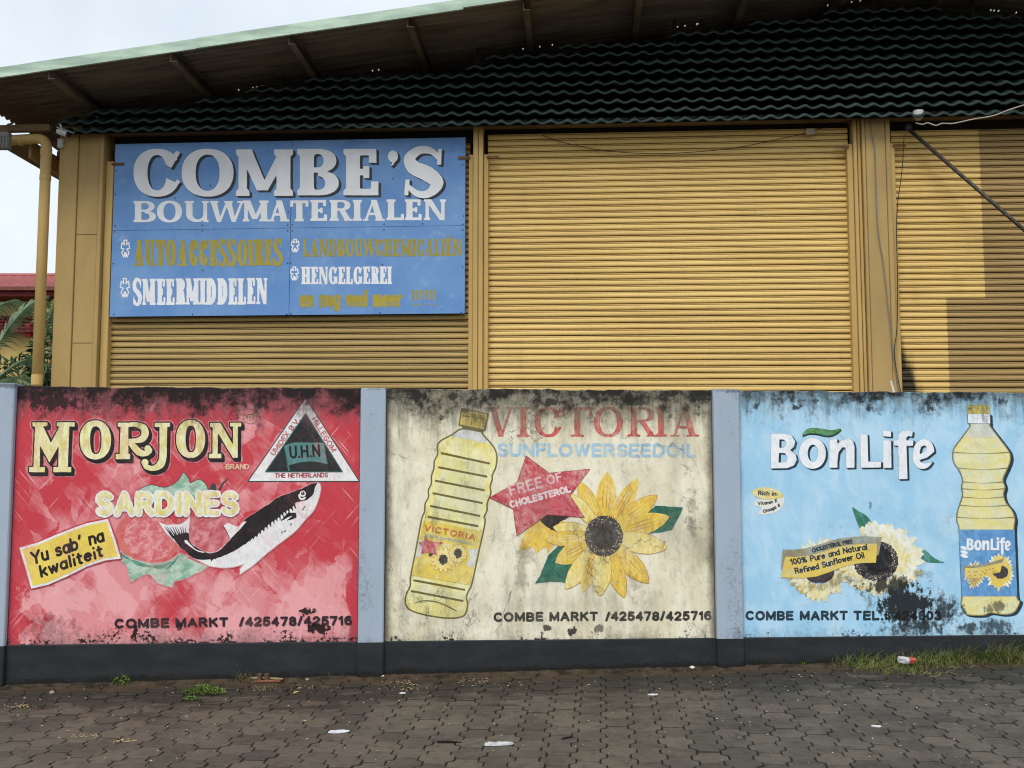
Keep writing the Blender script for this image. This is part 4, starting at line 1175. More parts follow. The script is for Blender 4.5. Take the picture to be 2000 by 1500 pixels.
# oil bottle
bo = smooth(ze([(490, 262), (430, 296), (360, 335), (342, 370), (345, 412), (325, 450), (322, 495), (308, 540), (308, 582), (290, 622), (291, 662), (271, 702), (268, 748), (250, 795), (215, 980), (186, 1130), (184, 1185), (162, 1228), (155, 1280), (180, 1322), (260, 1350), (380, 1370), (470, 1368), (508, 1345), (520, 1290), (512, 1250), (526, 1210), (545, 1170), (585, 985), (622, 812), (616, 780), (634, 738), (634, 700), (656, 640), (652, 600), (664, 560), (664, 535), (684, 490), (692, 435), (684, 392), (660, 352), (606, 292), (604, 275)]), 3)
a = area(bo); a.poly(bo, 1.5); cream('bottle_outline', a, 1.2, c_olive)
bI = area(bo); bI.poly(bo, -1.5); cream('painted_bottle', bI, 1.8, c_oil, 'tilted painted bottle of yellow sunflower oil')
a = area(bo); a.poly(ze([(488, 255), (420, 302), (650, 352), (608, 285)])); a.clip(bI, -.4); a.rough(.5, 6, 2); cream('bottle_neck', a, 2.4, c_white)
hl = [(380, 430), (640, 480), (600, 800), (310, 760)]
a = area(bo); a.poly(ze(hl)); a.rough(5, 14, 3); a.clip(bI, -3); cream('bottle_shine', a, 2.4, c_pale)
a = area(bo); a.poly(ze([(215, 1165), (480, 1215), (470, 1260), (200, 1210)])); a.rough(4, 12, 6); a.clip(bI, -3); cream('bottle_shine', a, 2.4, c_pale)
a = area(bo)
for p, q in (((368, 405), (645, 465)), ((352, 488), (630, 542)), ((333, 567), (615, 622)), ((320, 640), (603, 697)), ((305, 715), (588, 772)), ((290, 778), (578, 832)), ((207, 1150), (500, 1205)), ((192, 1213), (490, 1270))): a.line(ze([p, q]), 2.0)
a.line(smooth(ze([(210, 1282), (260, 1270), (330, 1275), (390, 1296), (455, 1330)]), 4, False), [.4, .7, 1, 1, 1, 1.2, 1.2, 1.2, 1.2, 1.2, 1.2, 1.2, 1.2, 1.2, 1.2, 1, .6])
cream('bottle_ribs', a, 3.0, c_olive)
cap = ze([(485, 143), (640, 176), (622, 270), (470, 240)])
a = area(cap); a.poly(cap, 1.3); a.poly(ze([(488, 240), (612, 268), (606, 285), (488, 262)])); cream('cap_outline', a, 3.0, c_olive)
a = area(cap); a.poly(cap, -1.0); cream('bottle_cap', a, 3.6, C_(rgb(222, 196, 92), rgb(196, 166, 66), (20, 30), .8))
a = area(cap); a.line(ze([(490, 186), (625, 207)]), .9); a.line(ze([(545, 205), (543, 240)]), .9); cream('cap_lines', a, 4.0, c_olive)
lab = ze([(262, 796), (604, 862), (534, 1178), (190, 1120)])
a = area(lab); a.poly(lab); a.clip(bI, -.5); cream('bottle_label', a, 3.6, c_lab)
a = area(lab); a.poly(zh([(215, 540), (262, 548), (250, 735), (180, 735)])); a.poly(zh([(775, 645), (880, 650), (838, 855), (755, 835), (800, 740)])); a.poly(zh([(500, 590), (545, 598), (522, 618)])); a.clip(bI, -1); cream('label_white', a, 4.0, c_white)
for k, (fx, fy, fr) in enumerate(((495, 765, 150), (662, 700, 110))):
    pts = []
    for i in range(14):
        an = i * 2 * math.pi / 14 + k; pts.append((fx + fr * math.cos(an), fy + fr * math.sin(an)))
    a = area(lab, 10)
    for q in pts: a.poly(petal(zh([(fx, fy)])[0], 6, zh([q])[0], 4.2))
    a.clip(bI, -1); cream('mini_petal_lines', a.copy(.7), 4.25 + .2 * k, c_line); cream('mini_petals', a.copy(-.3), 4.3 + .2 * k, (c_pet2, c_pet2)[k])
a = area(lab)
for fx, fy, rx, ry in ((495, 765, 52, 58), (662, 697, 42, 56), (352, 708, 24, 20)): a.ell(*zh([(fx, fy)])[0], rx * .1734, ry * .1734)
a.rough(1.6, 2.0, 2); cream('mini_centres', a, 4.8, C_(rgb(52, 44, 44), rgb(104, 92, 84), (90, 90), .8))
ms = zh([(290, 490), (340, 560), (498, 572), (405, 640), (438, 725), (345, 685), (242, 702), (262, 630), (212, 575), (280, 558)])
a = area(ms); a.poly(ms); cream('mini_star', a, 5.2, c_star)
x0_, y0_ = zh([(272, 440)])[0]; x1_, y1_ = zh([(850, 555)])[0]
a = brush('VICTORIA', (x0_, y0_), (x1_, y1_), 13, 1.35, gap=.34); cream('label_lettering', a, 5.2, C_(rgb(206, 116, 52), rgb(186, 84, 44)))
a = brush('SUNFLOWERSEEDOIL', tuple(zh([(285, 506)])[0]), tuple(zh([(826, 604)])[0]), 6, .7, gap=.3); cream('label_lettering', a, 5.2, C_(rgb(176, 190, 168)))
phone(cream, [('COMBE', 964, 1061.5, .30), ('MARKT', 1073, 1168, .30), ('/425478/425716', 1182, 1390, .27)], 1214.5, 1212, 964, 1390, 1.2, C_(rgb(38, 38, 38), rgb(56, 54, 52)))

# ================================================================== MURAL 3: sunflower oil on blue
B_ = lambda c, c2=None, br=(9, 9), amt=.5, ry=0.0: paint('blue', c, c2, br, amt, ry)
def blue(name, art, lift, mat, label=None): return sheet(name, art, WALL, lift * .001, mat, p_blue, label)
zi, zj, zk, zl = zone(1430, 750, .215), zone(1430, 960, .215), zone(1780, 760, .32), zone(1840, 1000, .14667)
b_white, b_dark, b_grn = B_(rgb(244, 245, 248), rgb(230, 233, 238)), B_(rgb(28, 46, 60), rgb(40, 62, 76)), B_(rgb(46, 116, 92), rgb(84, 146, 110), (8, 20), .8, .6)
b_pet, b_pet2, b_brown = B_(rgb(240, 234, 200), rgb(228, 208, 124), (34, 20), .95), B_(rgb(246, 244, 232), rgb(234, 222, 164), (34, 20), .85), B_(rgb(56, 48, 52), rgb(96, 86, 88), (60, 60), .8)
b_yel, b_tau, b_oil, b_ol = B_(rgb(232, 206, 98), rgb(222, 186, 80), (6, 10), .7), B_(rgb(146, 136, 104), rgb(176, 168, 136), (6, 10), .8), B_(rgb(232, 220, 140), rgb(236, 230, 184), (8, 12), .9), B_(rgb(150, 138, 84), rgb(126, 116, 72))
b_tip = B_(rgb(206, 178, 92), rgb(168, 132, 58), (22, 14), .9)
def bonlife(T, step=1.0, mar=16):
    """the logo's letters as shapes, T maps the drawing box to pixels"""
    allp = T([(340, 410), (1840, 870)])
    A_ = Art(*bbox(allp, mar), step)
    def merge(q): A_.f = np.maximum(A_.f, q.f)
    def blank(): return Art(*bbox(allp, mar), step)
    q = blank()
    q.poly(T([(355, 450), (470, 450), (540, 470), (572, 520), (560, 570), (525, 600), (575, 640), (586, 690), (560, 740), (500, 764), (348, 767)]))
    q.poly(T([(428, 502), (470, 505), (490, 530), (485, 560), (465, 578), (428, 580)]), sub=True); q.poly(T([(424, 625), (480, 628), (502, 665), (490, 705), (420, 716)]), sub=True); merge(q)
    q = blank(); q.poly(T(ellp(728, 630, 122, 140, 0, 40, .95))); q.poly(T(ellp(732, 628, 47, 78)), sub=True); merge(q)
    q = blank(); q.poly(T([(882, 505), (952, 500), (955, 545), (1000, 508), (1060, 498), (1098, 520), (1110, 570), (1110, 760), (1034, 762), (1034, 600), (1024, 575), (1000, 575), (965, 620), (955, 700), (955, 760), (880, 760)])); merge(q)
    q = blank(); q.poly(T([(1163, 455), (1228, 458), (1235, 705), (1352, 705), (1350, 758), (1165, 760)])); merge(q)
    q = blank(); q.poly(T([(1370, 418), (1442, 430), (1442, 480), (1368, 474)])); q.poly(T([(1370, 510), (1442, 512), (1446, 762), (1372, 762)])); merge(q)
    q = blank(); q.poly(T([(1508, 560), (1464, 558), (1466, 512), (1505, 510), (1510, 460), (1540, 428), (1600, 418), (1640, 432), (1632, 478), (1600, 472), (1582, 485), (1580, 512), (1646, 512), (1640, 562), (1582, 562), (1592, 862), (1512, 865)])); merge(q)
    q = blank(); q.poly(T(ellp(1736, 636, 98, 136, .12, 40, .95))); q.poly(T([(1706, 600), (1715, 570), (1745, 556), (1768, 572), (1762, 600), (1735, 620), (1702, 640)]), sub=True)
    q.poly(T([(1700, 690), (1770, 668), (1840, 610), (1850, 690), (1800, 712), (1748, 722), (1715, 712)]), sub=True); merge(q)
    return A_
A_ = bonlife(zi)
blue('lettering_shadow', A_.copy(.3, 4.5, 3.2, sweep=3), 1.2, b_dark)
blue('brand_lettering', A_.copy(), 1.8, b_white, 'large white rounded lettering with dark shadow')
lf = smooth(zi([(634, 468), (650, 435), (690, 405), (745, 398), (830, 408), (905, 420), (990, 402), (955, 440), (900, 466), (840, 468), (770, 452), (700, 448), (655, 462)]), 3)
a = area(lf); a.poly(lf); blue('leaf_shadow', a.copy(.2, 1, 3), 1.2, b_dark); blue('painted_leaf', a, 2.4, B_(rgb(66, 126, 66), rgb(112, 164, 100), (20, 40), .8), 'green painted leaf over the lettering')
# small badge
a = area(zi([(175, 930), (475, 1190)])); a.poly(smooth(zi([(200, 1085), (230, 1050), (330, 1050), (460, 1030), (470, 1062), (450, 1120), (400, 1160), (330, 1182), (232, 1185), (268, 1125), (215, 1108)]), 3)); blue('badge_ribbon', a, 1.2, B_(rgb(236, 234, 224), rgb(222, 216, 196)))
a = area(zi([(175, 930), (475, 1190)])); a.poly(smooth(zi([(176, 985), (220, 950), (310, 936), (400, 960), (464, 1010), (420, 1040), (320, 1052), (230, 1030)]), 3)); blue('badge_lens', a, 1.8, B_(rgb(228, 208, 120), rgb(238, 228, 180), (14, 14), .8), 'small yellow and white painted badge')
blue('badge_lettering', brush('Rich in:', zi([(234, 1010)])[0], zi([(412, 1018)])[0], 9, .95, gap=.25), 2.4, b_dark)
blue('badge_lettering', brush('Vitamin E', zi([(234, 1098)])[0], zi([(412, 1070)])[0], 7, .75, gap=.25, sag=-2), 2.4, b_dark)
blue('badge_lettering', brush('Omaga 6', zi([(285, 1172)])[0], zi([(440, 1110)])[0], 7, .75, gap=.25, sag=-1.5), 2.4, b_dark)
# leaves and two pale sunflowers
for i, P in enumerate(([(1090, 143), (1150, 180), (1215, 215), (1255, 262), (1265, 300), (1242, 345), (1190, 385), (1150, 320), (1120, 240)], [(1660, 520), (1705, 520), (1765, 540), (1840, 608), (1932, 646), (1850, 648), (1762, 640), (1700, 590)])):
    q = smooth(zj(P), 3); a = area(q); a.poly(q); blue('painted_leaf', a, 1.2, b_grn)
def fringe(c, rx, ry, n, seed, lift, mats, wd, a0=0, a1=6.283, inner=.5):
    rnd = random.Random(seed)
    al = [area([(c[0] - rx * 1.2, c[1] - ry * 1.2), (c[0] + rx * 1.2, c[1] + ry * 1.2)]) for _ in mats]
    for i in range(n):
        an = a0 + (a1 - a0) * (i + rnd.uniform(-.3, .3)) / n
        k = rnd.uniform(.82, 1.06)
        tip = (c[0] + rx * k * math.cos(an), c[1] + ry * k * math.sin(an))
        al[i % len(mats)].poly(petal(c, rx * inner, tip, wd * rnd.uniform(.8, 1.25)))
    for j, (q, mt) in enumerate(zip(al, mats)): blue('painted_petals', q.rough(.7, 3, seed + j), lift + .25 * j, mt)
c1, c2 = zj([(790, 700)])[0], zj([(1310, 630)])[0]
fringe(c1, 62, 64, 30, 1, 1.8, (b_tip, b_pet), 5.5, .15, 3.0); fringe(c1, 50, 62, 22, 2, 1.8, (b_pet, b_pet2), 4.0, 3.3, 6.1)
fringe(c2, 92, 76, 30, 3, 2.4, (b_pet, b_pet2), 8.5, -1.9, 1.1); fringe(c2, 74, 70, 22, 4, 2.4, (b_tip, b_pet), 6.5, 1.0, 3.0); fringe(c2, 62, 58, 14, 5, 2.4, (b_pet2, b_pet), 6, 3.7, 4.6); fringe(c2, 74, 60, 30, 6, 3.0, (b_pet2, b_pet), 6.5, -1.8, 1.4)
a = area([(c1[0] - 40, c1[1] - 40), (c1[0] + 40, c1[1] + 40)]); a.ell(c1[0], c1[1] + 6, 29, 22); a.rough(1.2, 3, 2); blue('flower_centre', a, 3.6, b_brown)
a = area([(c2[0] - 56, c2[1] - 56), (c2[0] + 56, c2[1] + 56)]); a.ell(c2[0] - 1, c2[1], 44, 39); a.rough(2.2, 2.5, 3); blue('flower_centre', a, 3.6, b_brown, 'dark speckled disc of the pale painted sunflower')
a = area([(c2[0] - 56, c2[1] - 56), (c2[0] + 56, c2[1] + 56)]); a.ell(c2[0] + 2, c2[1] - 4, 28, 26); a.rough(3, 5, 3); blue('flower_heart', a, 4.0, B_(rgb(30, 26, 28)))
a = area([(c2[0] - 56, c2[1] - 56), (c2[0] + 56, c2[1] + 56)], 4, .5)
for k in range(110):
    an = random.uniform(0, 6.28); r0 = random.uniform(31, 41); a.ell(c2[0] + r0 * math.cos(an), c2[1] + r0 * .9 * math.sin(an), .7, .7)
blue('seed_dots', a, 4.2, b_pet2)
# ribbon
rb = zj([(458, 525), (560, 527), (660, 515), (760, 490), (860, 458), (960, 428), (1080, 412), (1200, 405), (1357, 413), (1345, 480), (1328, 580), (1300, 578), (1300, 500), (900, 560), (500, 600), (470, 700), (443, 702)])
a = area(rb); a.poly(rb); blue('ribbon_back', a, 4.6, b_tau)
ry_ = zj([(482, 592), (560, 594), (650, 588), (760, 566), (860, 535), (960, 505), (1080, 484), (1200, 474), (1316, 474), (1304, 646), (1150, 650), (1060, 668), (960, 700), (860, 740), (760, 772), (640, 786), (440, 780)])
a = area(ry_); a.poly(ry_); blue('painted_ribbon', a, 5.2, b_yel, 'yellow painted ribbon with three lines of writing')
bl2 = lambda k: (lambda t: -k * math.sin(2 * math.pi * t))
blue('ribbon_lettering', brush('CHOLESTEROL FREE', zj([(726, 558)])[0], zj([(1098, 470)])[0], 8.6, 1.0, gap=.3, bell=lambda t: 1.5 * math.sin(math.pi * t)), 5.8, b_dark)
blue('ribbon_lettering', brush('100% Pure and Natural', zj([(530, 668)])[0], zj([(1230, 530)])[0], 12.5, 1.25, gap=.25, bell=bl2(1.2)), 5.8, b_dark)
blue('ribbon_lettering', brush('Refined Sunflower Oil', zj([(572, 750)])[0], zj([(1204, 604)])[0], 12.5, 1.25, gap=.25, bell=bl2(1.2)), 5.8, b_dark)
# tall bottle
bt = smooth(zk([(357, 208), (355, 228), (310, 290), (262, 355), (250, 400), (258, 452), (290, 500), (310, 556), (304, 600), (310, 642), (298, 690), (280, 742), (274, 805), (289, 856), (297, 1050), (306, 1262), (301, 1312), (322, 1362), (350, 1381), (440, 1383), (485, 1368), (560, 1378), (622, 1368), (652, 1330), (664, 1292), (644, 1262), (636, 1060), (628, 858), (634, 800), (618, 742), (580, 694), (564, 642), (574, 598), (560, 552), (584, 496), (606, 436), (600, 385), (562, 330), (482, 226), (478, 208)]), 3)
bT = area(bt, 16); bT.poly(bt)
cp = zk([(338, 95), (476, 97), (480, 210), (343, 208)])
sh = area(bt, 16); sh.poly(bt); sh.poly(cp); blue('bottle_shadow', sh.copy(.6, 4.6, 2.6, sweep=4), 1.2, b_dark)
blue('bottle_outline', bT.copy(), 1.8, b_ol); bI = bT.copy(-2.2)
blue('painted_bottle', bI, 2.4, b_oil, 'tall painted bottle of pale yellow sunflower oil')
a = area(bt, 16); a.poly(zk([(340, 208), (480, 208), (540, 296), (300, 292)])); a.clip(bI, -.5); blue('bottle_neck', a, 3.0, B_(rgb(226, 222, 200), rgb(200, 196, 172), (12, 12), .8))
a = area(bt, 16)
for yy, xa, xb in ((390, 262, 596), (487, 290, 585), (570, 312, 562), (612, 312, 566), (662, 306, 568), (713, 294, 588), (786, 280, 628)): a.line(smooth(zk([(xa, yy - 4), ((xa + xb) / 2, yy + 4), (xb, yy - 4)]), 5, False), [1.3, 1, .8, .6, .5, .5, .6, .8, 1, 1.2, 1.3])
a.clip(bT, 0); blue('bottle_ribs', a, 3.0, b_ol)
a = area(cp); a.poly(zk([(343, 150), (478, 152), (480, 210), (343, 208)])); blue('cap_ring', a, 3.0, b_white)
a = area(cp); a.poly(zk([(338, 95), (476, 97), (478, 152), (340, 152)])); blue('bottle_cap', a, 3.6, B_(rgb(226, 204, 96), rgb(160, 142, 70), (30, 30), .8))
lb = zk([(288, 857), (628, 857), (645, 1264), (308, 1264)])
a = area(lb); a.poly(lb); blue('bottle_label', a, 3.6, B_(rgb(84, 140, 196), rgb(108, 164, 212), (8, 5), .9))
Lt = lambda P_: [(1887.5 + (x - 350) * 87.0 / 1485 * .985, 1050.5 + (y - 430) * 24.5 / 340) for x, y in P_]
A_ = bonlife(Lt, .5, 8); blue('label_lettering', A_.copy(.35), 4.8, b_white)
def mini(c, rx, ry, n, seed, mat, lift):
    rnd = random.Random(seed); q = area([(c[0] - rx * 1.2, c[1] - ry * 1.2), (c[0] + rx * 1.2, c[1] + ry * 1.2)], 4, .5)
    for i in range(n):
        an = 6.283 * i / n; k = rnd.uniform(.8, 1.08); q.poly(petal(c, rx * .25, (c[0] + rx * k * math.cos(an), c[1] + ry * k * math.sin(an)), rx * .13))
    blue('mini_petals', q, lift, mat)
m1, m2 = zl([(425, 840)])[0], zl([(770, 800)])[0]
mini(m1, 20, 28, 22, 1, b_pet2, 4.2); mini(m1, 18, 26, 18, 2, b_tip, 4.5); mini(m2, 30, 37, 26, 3, b_pet2, 4.2); mini(m2, 27, 34, 22, 4, b_yel, 4.5)
a = area([(m2[0] - 20, m2[1] - 20), (m2[0] + 20, m2[1] + 20)], 4, .5); a.ell(m2[0] + 1, m2[1], 15, 13); a.rough(1, 2, 1); blue('mini_centres', a, 4.9, b_brown)
a = area(zl([(270, 620), (830, 880)]), 4, .5); a.poly(zl([(287, 710), (400, 722), (560, 690), (820, 620), (800, 668), (540, 738), (300, 760), (284, 780)])); blue('mini_ribbon', a, 5.2, b_tau)
a = area(zl([(270, 620), (830, 880)]), 4, .5); a.poly(zl([(300, 742), (420, 748), (560, 726), (795, 672), (770, 800), (660, 820), (540, 868), (420, 885), (296, 868)])); blue('mini_ribbon', a, 5.5, b_yel)
a = area(zl([(270, 620), (830, 880)]), 4, .5)
for x, y in ((350, 785), (420, 790), (450, 785), (530, 790), (570, 765), (620, 755), (660, 745), (360, 840), (430, 835), (500, 830), (560, 812), (670, 790), (700, 780)): a.line(zl([(x, y), (x + 16, y + 14)]), .5)
blue('mini_lettering', a, 5.8, b_dark)
a = area(zl([(225, 440), (350, 620)]), 4, .5)
for y in (480, 535, 585): a.ell(*zl([(290, y)])[0], 7.5, 3.4, .3)
blue('mini_badge', a, 4.8, b_white)
b_txt = B_(rgb(32, 48, 60), rgb(46, 62, 74))
phone(blue, [('COMBE', 1456, 1550, .30), ('MARKT', 1562, 1656, .30), ('TEL.:', 1666.5, 1734, .30), ('424803', 1746, 1838.5, .27)], 1212, 1211.5, 1456, 1840, 1.2, b_txt)

# ================================================================== WAREHOUSE
ware = empty('warehouse', BLD.mat, 'mustard yellow warehouse front with roller shutters, tiled louvre gable and metal roof', 'building')
M_COLM = plain('paint_mustard', rgb(176, 148, 94), .6, .10, (2, 2, .7), fine=40)
M_JAMB = plain('paint_jamb', rgb(196, 164, 100), .55, .12, (3, 3, .5), fine=40)
M_DARK = plain('dark_steel', rgb(52, 50, 48), .8, .2)
M_ATTIC = plain('interior_dark', rgb(34, 31, 30), .95, .2)  # near-black: the darkness of the interior is put into this colour
M_BEAM = plain('beam_paint', rgb(118, 98, 68), .75, .25, (1.5, 6, 6))
M_WALLB = plain('side_wall', rgb(170, 146, 98), .8, .12, (1, 1, 1))
zg_ = -0.05
ZS = bz(246, 1000)                                   # underside of the louvred gable
a_l, a_r = bx(118.7), bx(1715) * 2 - bx(118.7)
def bar(name, x0, x1, d0, d1, z0, z1, mat, parent=ware, ch=.006):
    return MB().bbox(x0, x1, d0, d1, z0, z1, ch).build(name, mat, parent)
# left corner post, mid post, right post
bar('corner_post', bx(118.7), bx(154.5), -.13, .30, zg_, ZS + .05, M_COLM)
cp_ = bar('post_cladding', bx(154.5) + .001, bx(196), -.105, .30, zg_, ZS + .05, M_COLM)
for yy in (462, 672):
    z_ = bz(yy, 175)
    MB().box(bx(156), bx(195), -.1065, -.104, z_ - .004, z_ + .003).build('cladding_seam', M_DARK, cp_)
bar('post_strip', bx(196) + .001, bx(204), -.12, .2, zg_, ZS + .02, M_COLM)
bar('post_strip', bx(925) , bx(934.4), -.09, .25, zg_, ZS + .02, M_JAMB)
bar('post_strip', bx(935.4), bx(944), -.09, .25, zg_, ZS + .02, M_JAMB)
rp = bar('middle_post', bx(1693), bx(1732), -.09, .30, zg_, ZS + .02, M_COLM)
bar('post_strip', bx(1670), bx(1677), -.07, .25, zg_, ZS + .02, M_JAMB); bar('post_strip', bx(1679), bx(1685), -.05, .25, zg_, ZS + .02, M_JAMB); bar('post_strip', bx(1686), bx(1692), -.10, .25, zg_, ZS + .02, M_COLM)
bar('post_strip', bx(1732) + .001, bx(1741), -.105, .25, zg_, ZS + .02, M_COLM)
# shutter guides with little stop tabs
GZ = bz(303, 1000)
M_RUST = plain('rusty_tab', rgb(128, 92, 60), .85, .3, (20, 20, 20))
for i, (u, v, dz) in enumerate(((204.6, 219, 0), (916, 924.4, 0), (944.6, 954, .0), (1658.5, 1669.4, .045), (1741.6, 1752, .045))):
    gd = bar('shutter_guide', bx(u), bx(v), -.045, .12, zg_, GZ + dz, M_JAMB)
    t0, t1 = (bx(v) - .02, bx(v) + .13) if i in (0, 2, 4) else (bx(u) - .13, bx(u) + .02)
    MB().bbox(t0, t1, -.06, -.046, GZ + dz - .05, GZ + dz - .02, .003).build('stop_tab', M_RUST, gd)
# shutters: slat by slat
def shutter_paint(name, c, c2, extra=None, warm=0.0):
    m, nt, b = material(name)
    P = nt.pos(); Q = nt.obj()
    s = nt.sep(P)
    n1 = nt.noise(nt.scale(P, .5, .5, 3.0), 1.0, 5, .6); n2 = nt.noise(nt.scale(P, 2, 2, 60), 1.0, 3); n3 = nt.noise(nt.scale(P, 5, 5, 1.2), 1.0, 5, .6)
    cc_ = nt.mix(nt.step(n1, .3, .7), c, c2)
    cc_ = nt.mix(nt.step(nt.rand(), .2, 1, 0, .22), cc_, c2)
    cc_ = nt.mix(nt.step(nt.m('ADD', nt.m('MULTIPLY', n2, .4), nt.m('MULTIPLY', n3, .6)), .52, .8, 0, .36), cc_, rgb(136, 108, 64))
    if extra: cc_ = extra(nt, P, s, n1, n3, cc_)
    nt.put(b.inputs['Base Color'], cc_)
    b.inputs['Roughness'].default_value = .5
    b.inputs['Specular IOR Level'].default_value = .35
    return m
def patches(nt, P, s, n1, n3, c):
    """an older, browner coat with straight edges, and soot by the left guide"""
    dx, dz = BLD.world(bx(1922, 430), 0, 0).x, bz(588, 1900)
    dx2 = BLD.world(bx(1855, 680), 0, 0).x
    up = nt.m('MULTIPLY', nt.m('GREATER_THAN', s[0], dx), nt.m('GREATER_THAN', s[2], dz))
    lo = nt.m('MULTIPLY', nt.m('GREATER_THAN', s[0], dx2), nt.m('LESS_THAN', s[2], dz + .04))
    c = nt.mix(nt.m('MULTIPLY', nt.m('MAXIMUM', up, lo), .85), c, rgb(158, 130, 84))
    sx = BLD.world(bx(1757, 720), 0, 0).x
    d = nt.m('SUBTRACT', s[0], sx)
    soot = nt.m('ADD', nt.m('MULTIPLY', d, -5.0), nt.m('ADD', nt.m('MULTIPLY_ADD', n3, 2.2, -.25), nt.m('MULTIPLY_ADD', s[2], -2.0, bz(680, 1770) * 2.0)))
    return nt.mix(nt.step(soot, .0, .8, 0, .95), c, rgb(24, 22, 20))
M_SH = [shutter_paint('shutter_paint_brown', rgb(186, 158, 100), rgb(168, 142, 88)), shutter_paint('shutter_paint_yellow', rgb(234, 201, 126), rgb(218, 184, 112)), shutter_paint('shutter_paint_patched', rgb(232, 198, 122), rgb(218, 184, 112), patches)]
PITCH = 0.0745
prof = [(.065, .0), (-.004, .001), (-.009, .009), (-.011, .024), (-.009, .040), (-.004, .0465), (.018, .0473), (.018, .0524), (-.004, .0532), (-.006, .0575), (-.004, .0620), (.065, .0625)]
def slat_mesh(x0, x1, seed):
    rnd = random.Random(seed); n = 14
    vs, fs, k = [], [], len(prof)
    wv = [rnd.uniform(-1, 1) for _ in range(n + 1)]; wq = [rnd.uniform(0, 1) for _ in range(n + 1)]
    for i in range(n + 1):
        x = x0 + (x1 - x0) * i / n
        for j, (y, z) in enumerate(prof):
            yy = y + (.0055 * (wq[i] - .35) if j in (6, 7) else 0) + (.0032 * wv[i] if 1 <= j <= 5 else 0)
            vs.append((x, yy, z + .0012 * wv[i]))
    fs = [(i * k + j, (i + 1) * k + j, (i + 1) * k + j + 1, i * k + j + 1) for i in range(n) for j in range(k - 1)]
    me = bpy.data.meshes.new('slat'); me.from_pydata(vs, [], fs)
    me.update()
    return me
for i, (u, v, yt, lab_) in enumerate(((214, 917, 274, 'brownish roller shutter half covered by the blue sign'), (952, 1664, 258, 'broad yellow roller shutter in the middle bay'), (1750, 2430, 250, 'yellow roller shutter with browner repainted patch'))):
    sh_ = empty('roller_shutter'); sh_.parent = ware; sh_['label'] = lab_
    x0, x1 = bx(u), bx(v)
    ms = [slat_mesh(x0, x1, i * 10 + k) for k in range(5)]
    for q in ms: q.materials.append(M_SH[i])
    ztop_ = bz(yt, 1000 if i < 2 else 1800)
    k = 0
    z = ztop_ - PITCH
    rnd = random.Random(i)
    while z > bz(770, 1000) - .42:
        o = bpy.data.objects.new('slat', ms[rnd.randrange(5)]); COL.objects.link(o); o.parent = sh_
        o.location = (0, .055 + rnd.gauss(0, .0012), z); o.rotation_euler = (rnd.gauss(0, .035), rnd.gauss(0, .0003), rnd.gauss(0, .0003))
        z -= PITCH; k += 1
    MB().box(x0, x1, .06, .10, zg_, z + PITCH).build('shutter_base', M_SH[i], sh_)
    MB().box(x0 - .02, x1 + .02, .16, .30, ztop_ - .02, ZS + .12).build('shutter_hood', M_DARK, sh_)
    MB().box(x0 - .05, x1 + .05, .125, .145, zg_, ztop_).build('slat_gap_dark', M_ATTIC, sh_)  # near-black sheet added so the gaps between slats look dark
bar('lintel_beam', bx(120), bx(2500), -.125, .02, ZS - .035, ZS + .03, M_BEAM)
MB().box(bx(130), bx(2500), .31, .36, zg_, ZS + .3).build('front_wall', M_ATTIC, ware)
MB().box(a_l, a_l + .12, .37, 11.5, zg_, ZS + .1).build('side_wall', M_WALLB, ware)

# ------------------------------------------------------------------ roof
a_A, z_A = BLD.at(20, 285, -.6)
ae = a_A - .5
p1, p2 = BLD.at(388, 168, -.28), BLD.at(1243, 45, -.28)
SL = (p2[1] - p1[1]) / (p2[0] - p1[0])
a_rg = bx(1715, 100)
def zroof(a): return p1[1] + SL * ((a if a < a_rg else 2 * a_rg - a) - p1[0]) + .135
DF = -1.13
m, nt, b = material('roof_sheet')
P = nt.obj(); n1 = nt.noise(nt.scale(P, .8, 5, 3), 1.0, 5, .65); n2 = nt.noise(nt.scale(P, 2, 16, 3), 1.0, 5, .65); s = nt.sep(P)
c = nt.mix(nt.step(n1, .35, .7), rgb(126, 118, 106), rgb(92, 85, 76))
rust = nt.m('ADD', nt.m('MULTIPLY', n2, 1.2), nt.m('MULTIPLY_ADD', s[0], -.45, (bx(170) * .45) - .1))
c = nt.mix(nt.step(rust, .55, .95, 0, .65), c, rgb(88, 62, 46))
c = nt.mix(nt.step(nt.noise(nt.scale(P, .9, 26, 3), 1.0, 5, .7), .56, .70, 0, .75), c, rgb(30, 22, 17))  # dark streaks: rust lines, and painted shade of the corrugation
nt.put(b.inputs['Base Color'], c); b.inputs['Roughness'].default_value = .6
M_ROOF = m
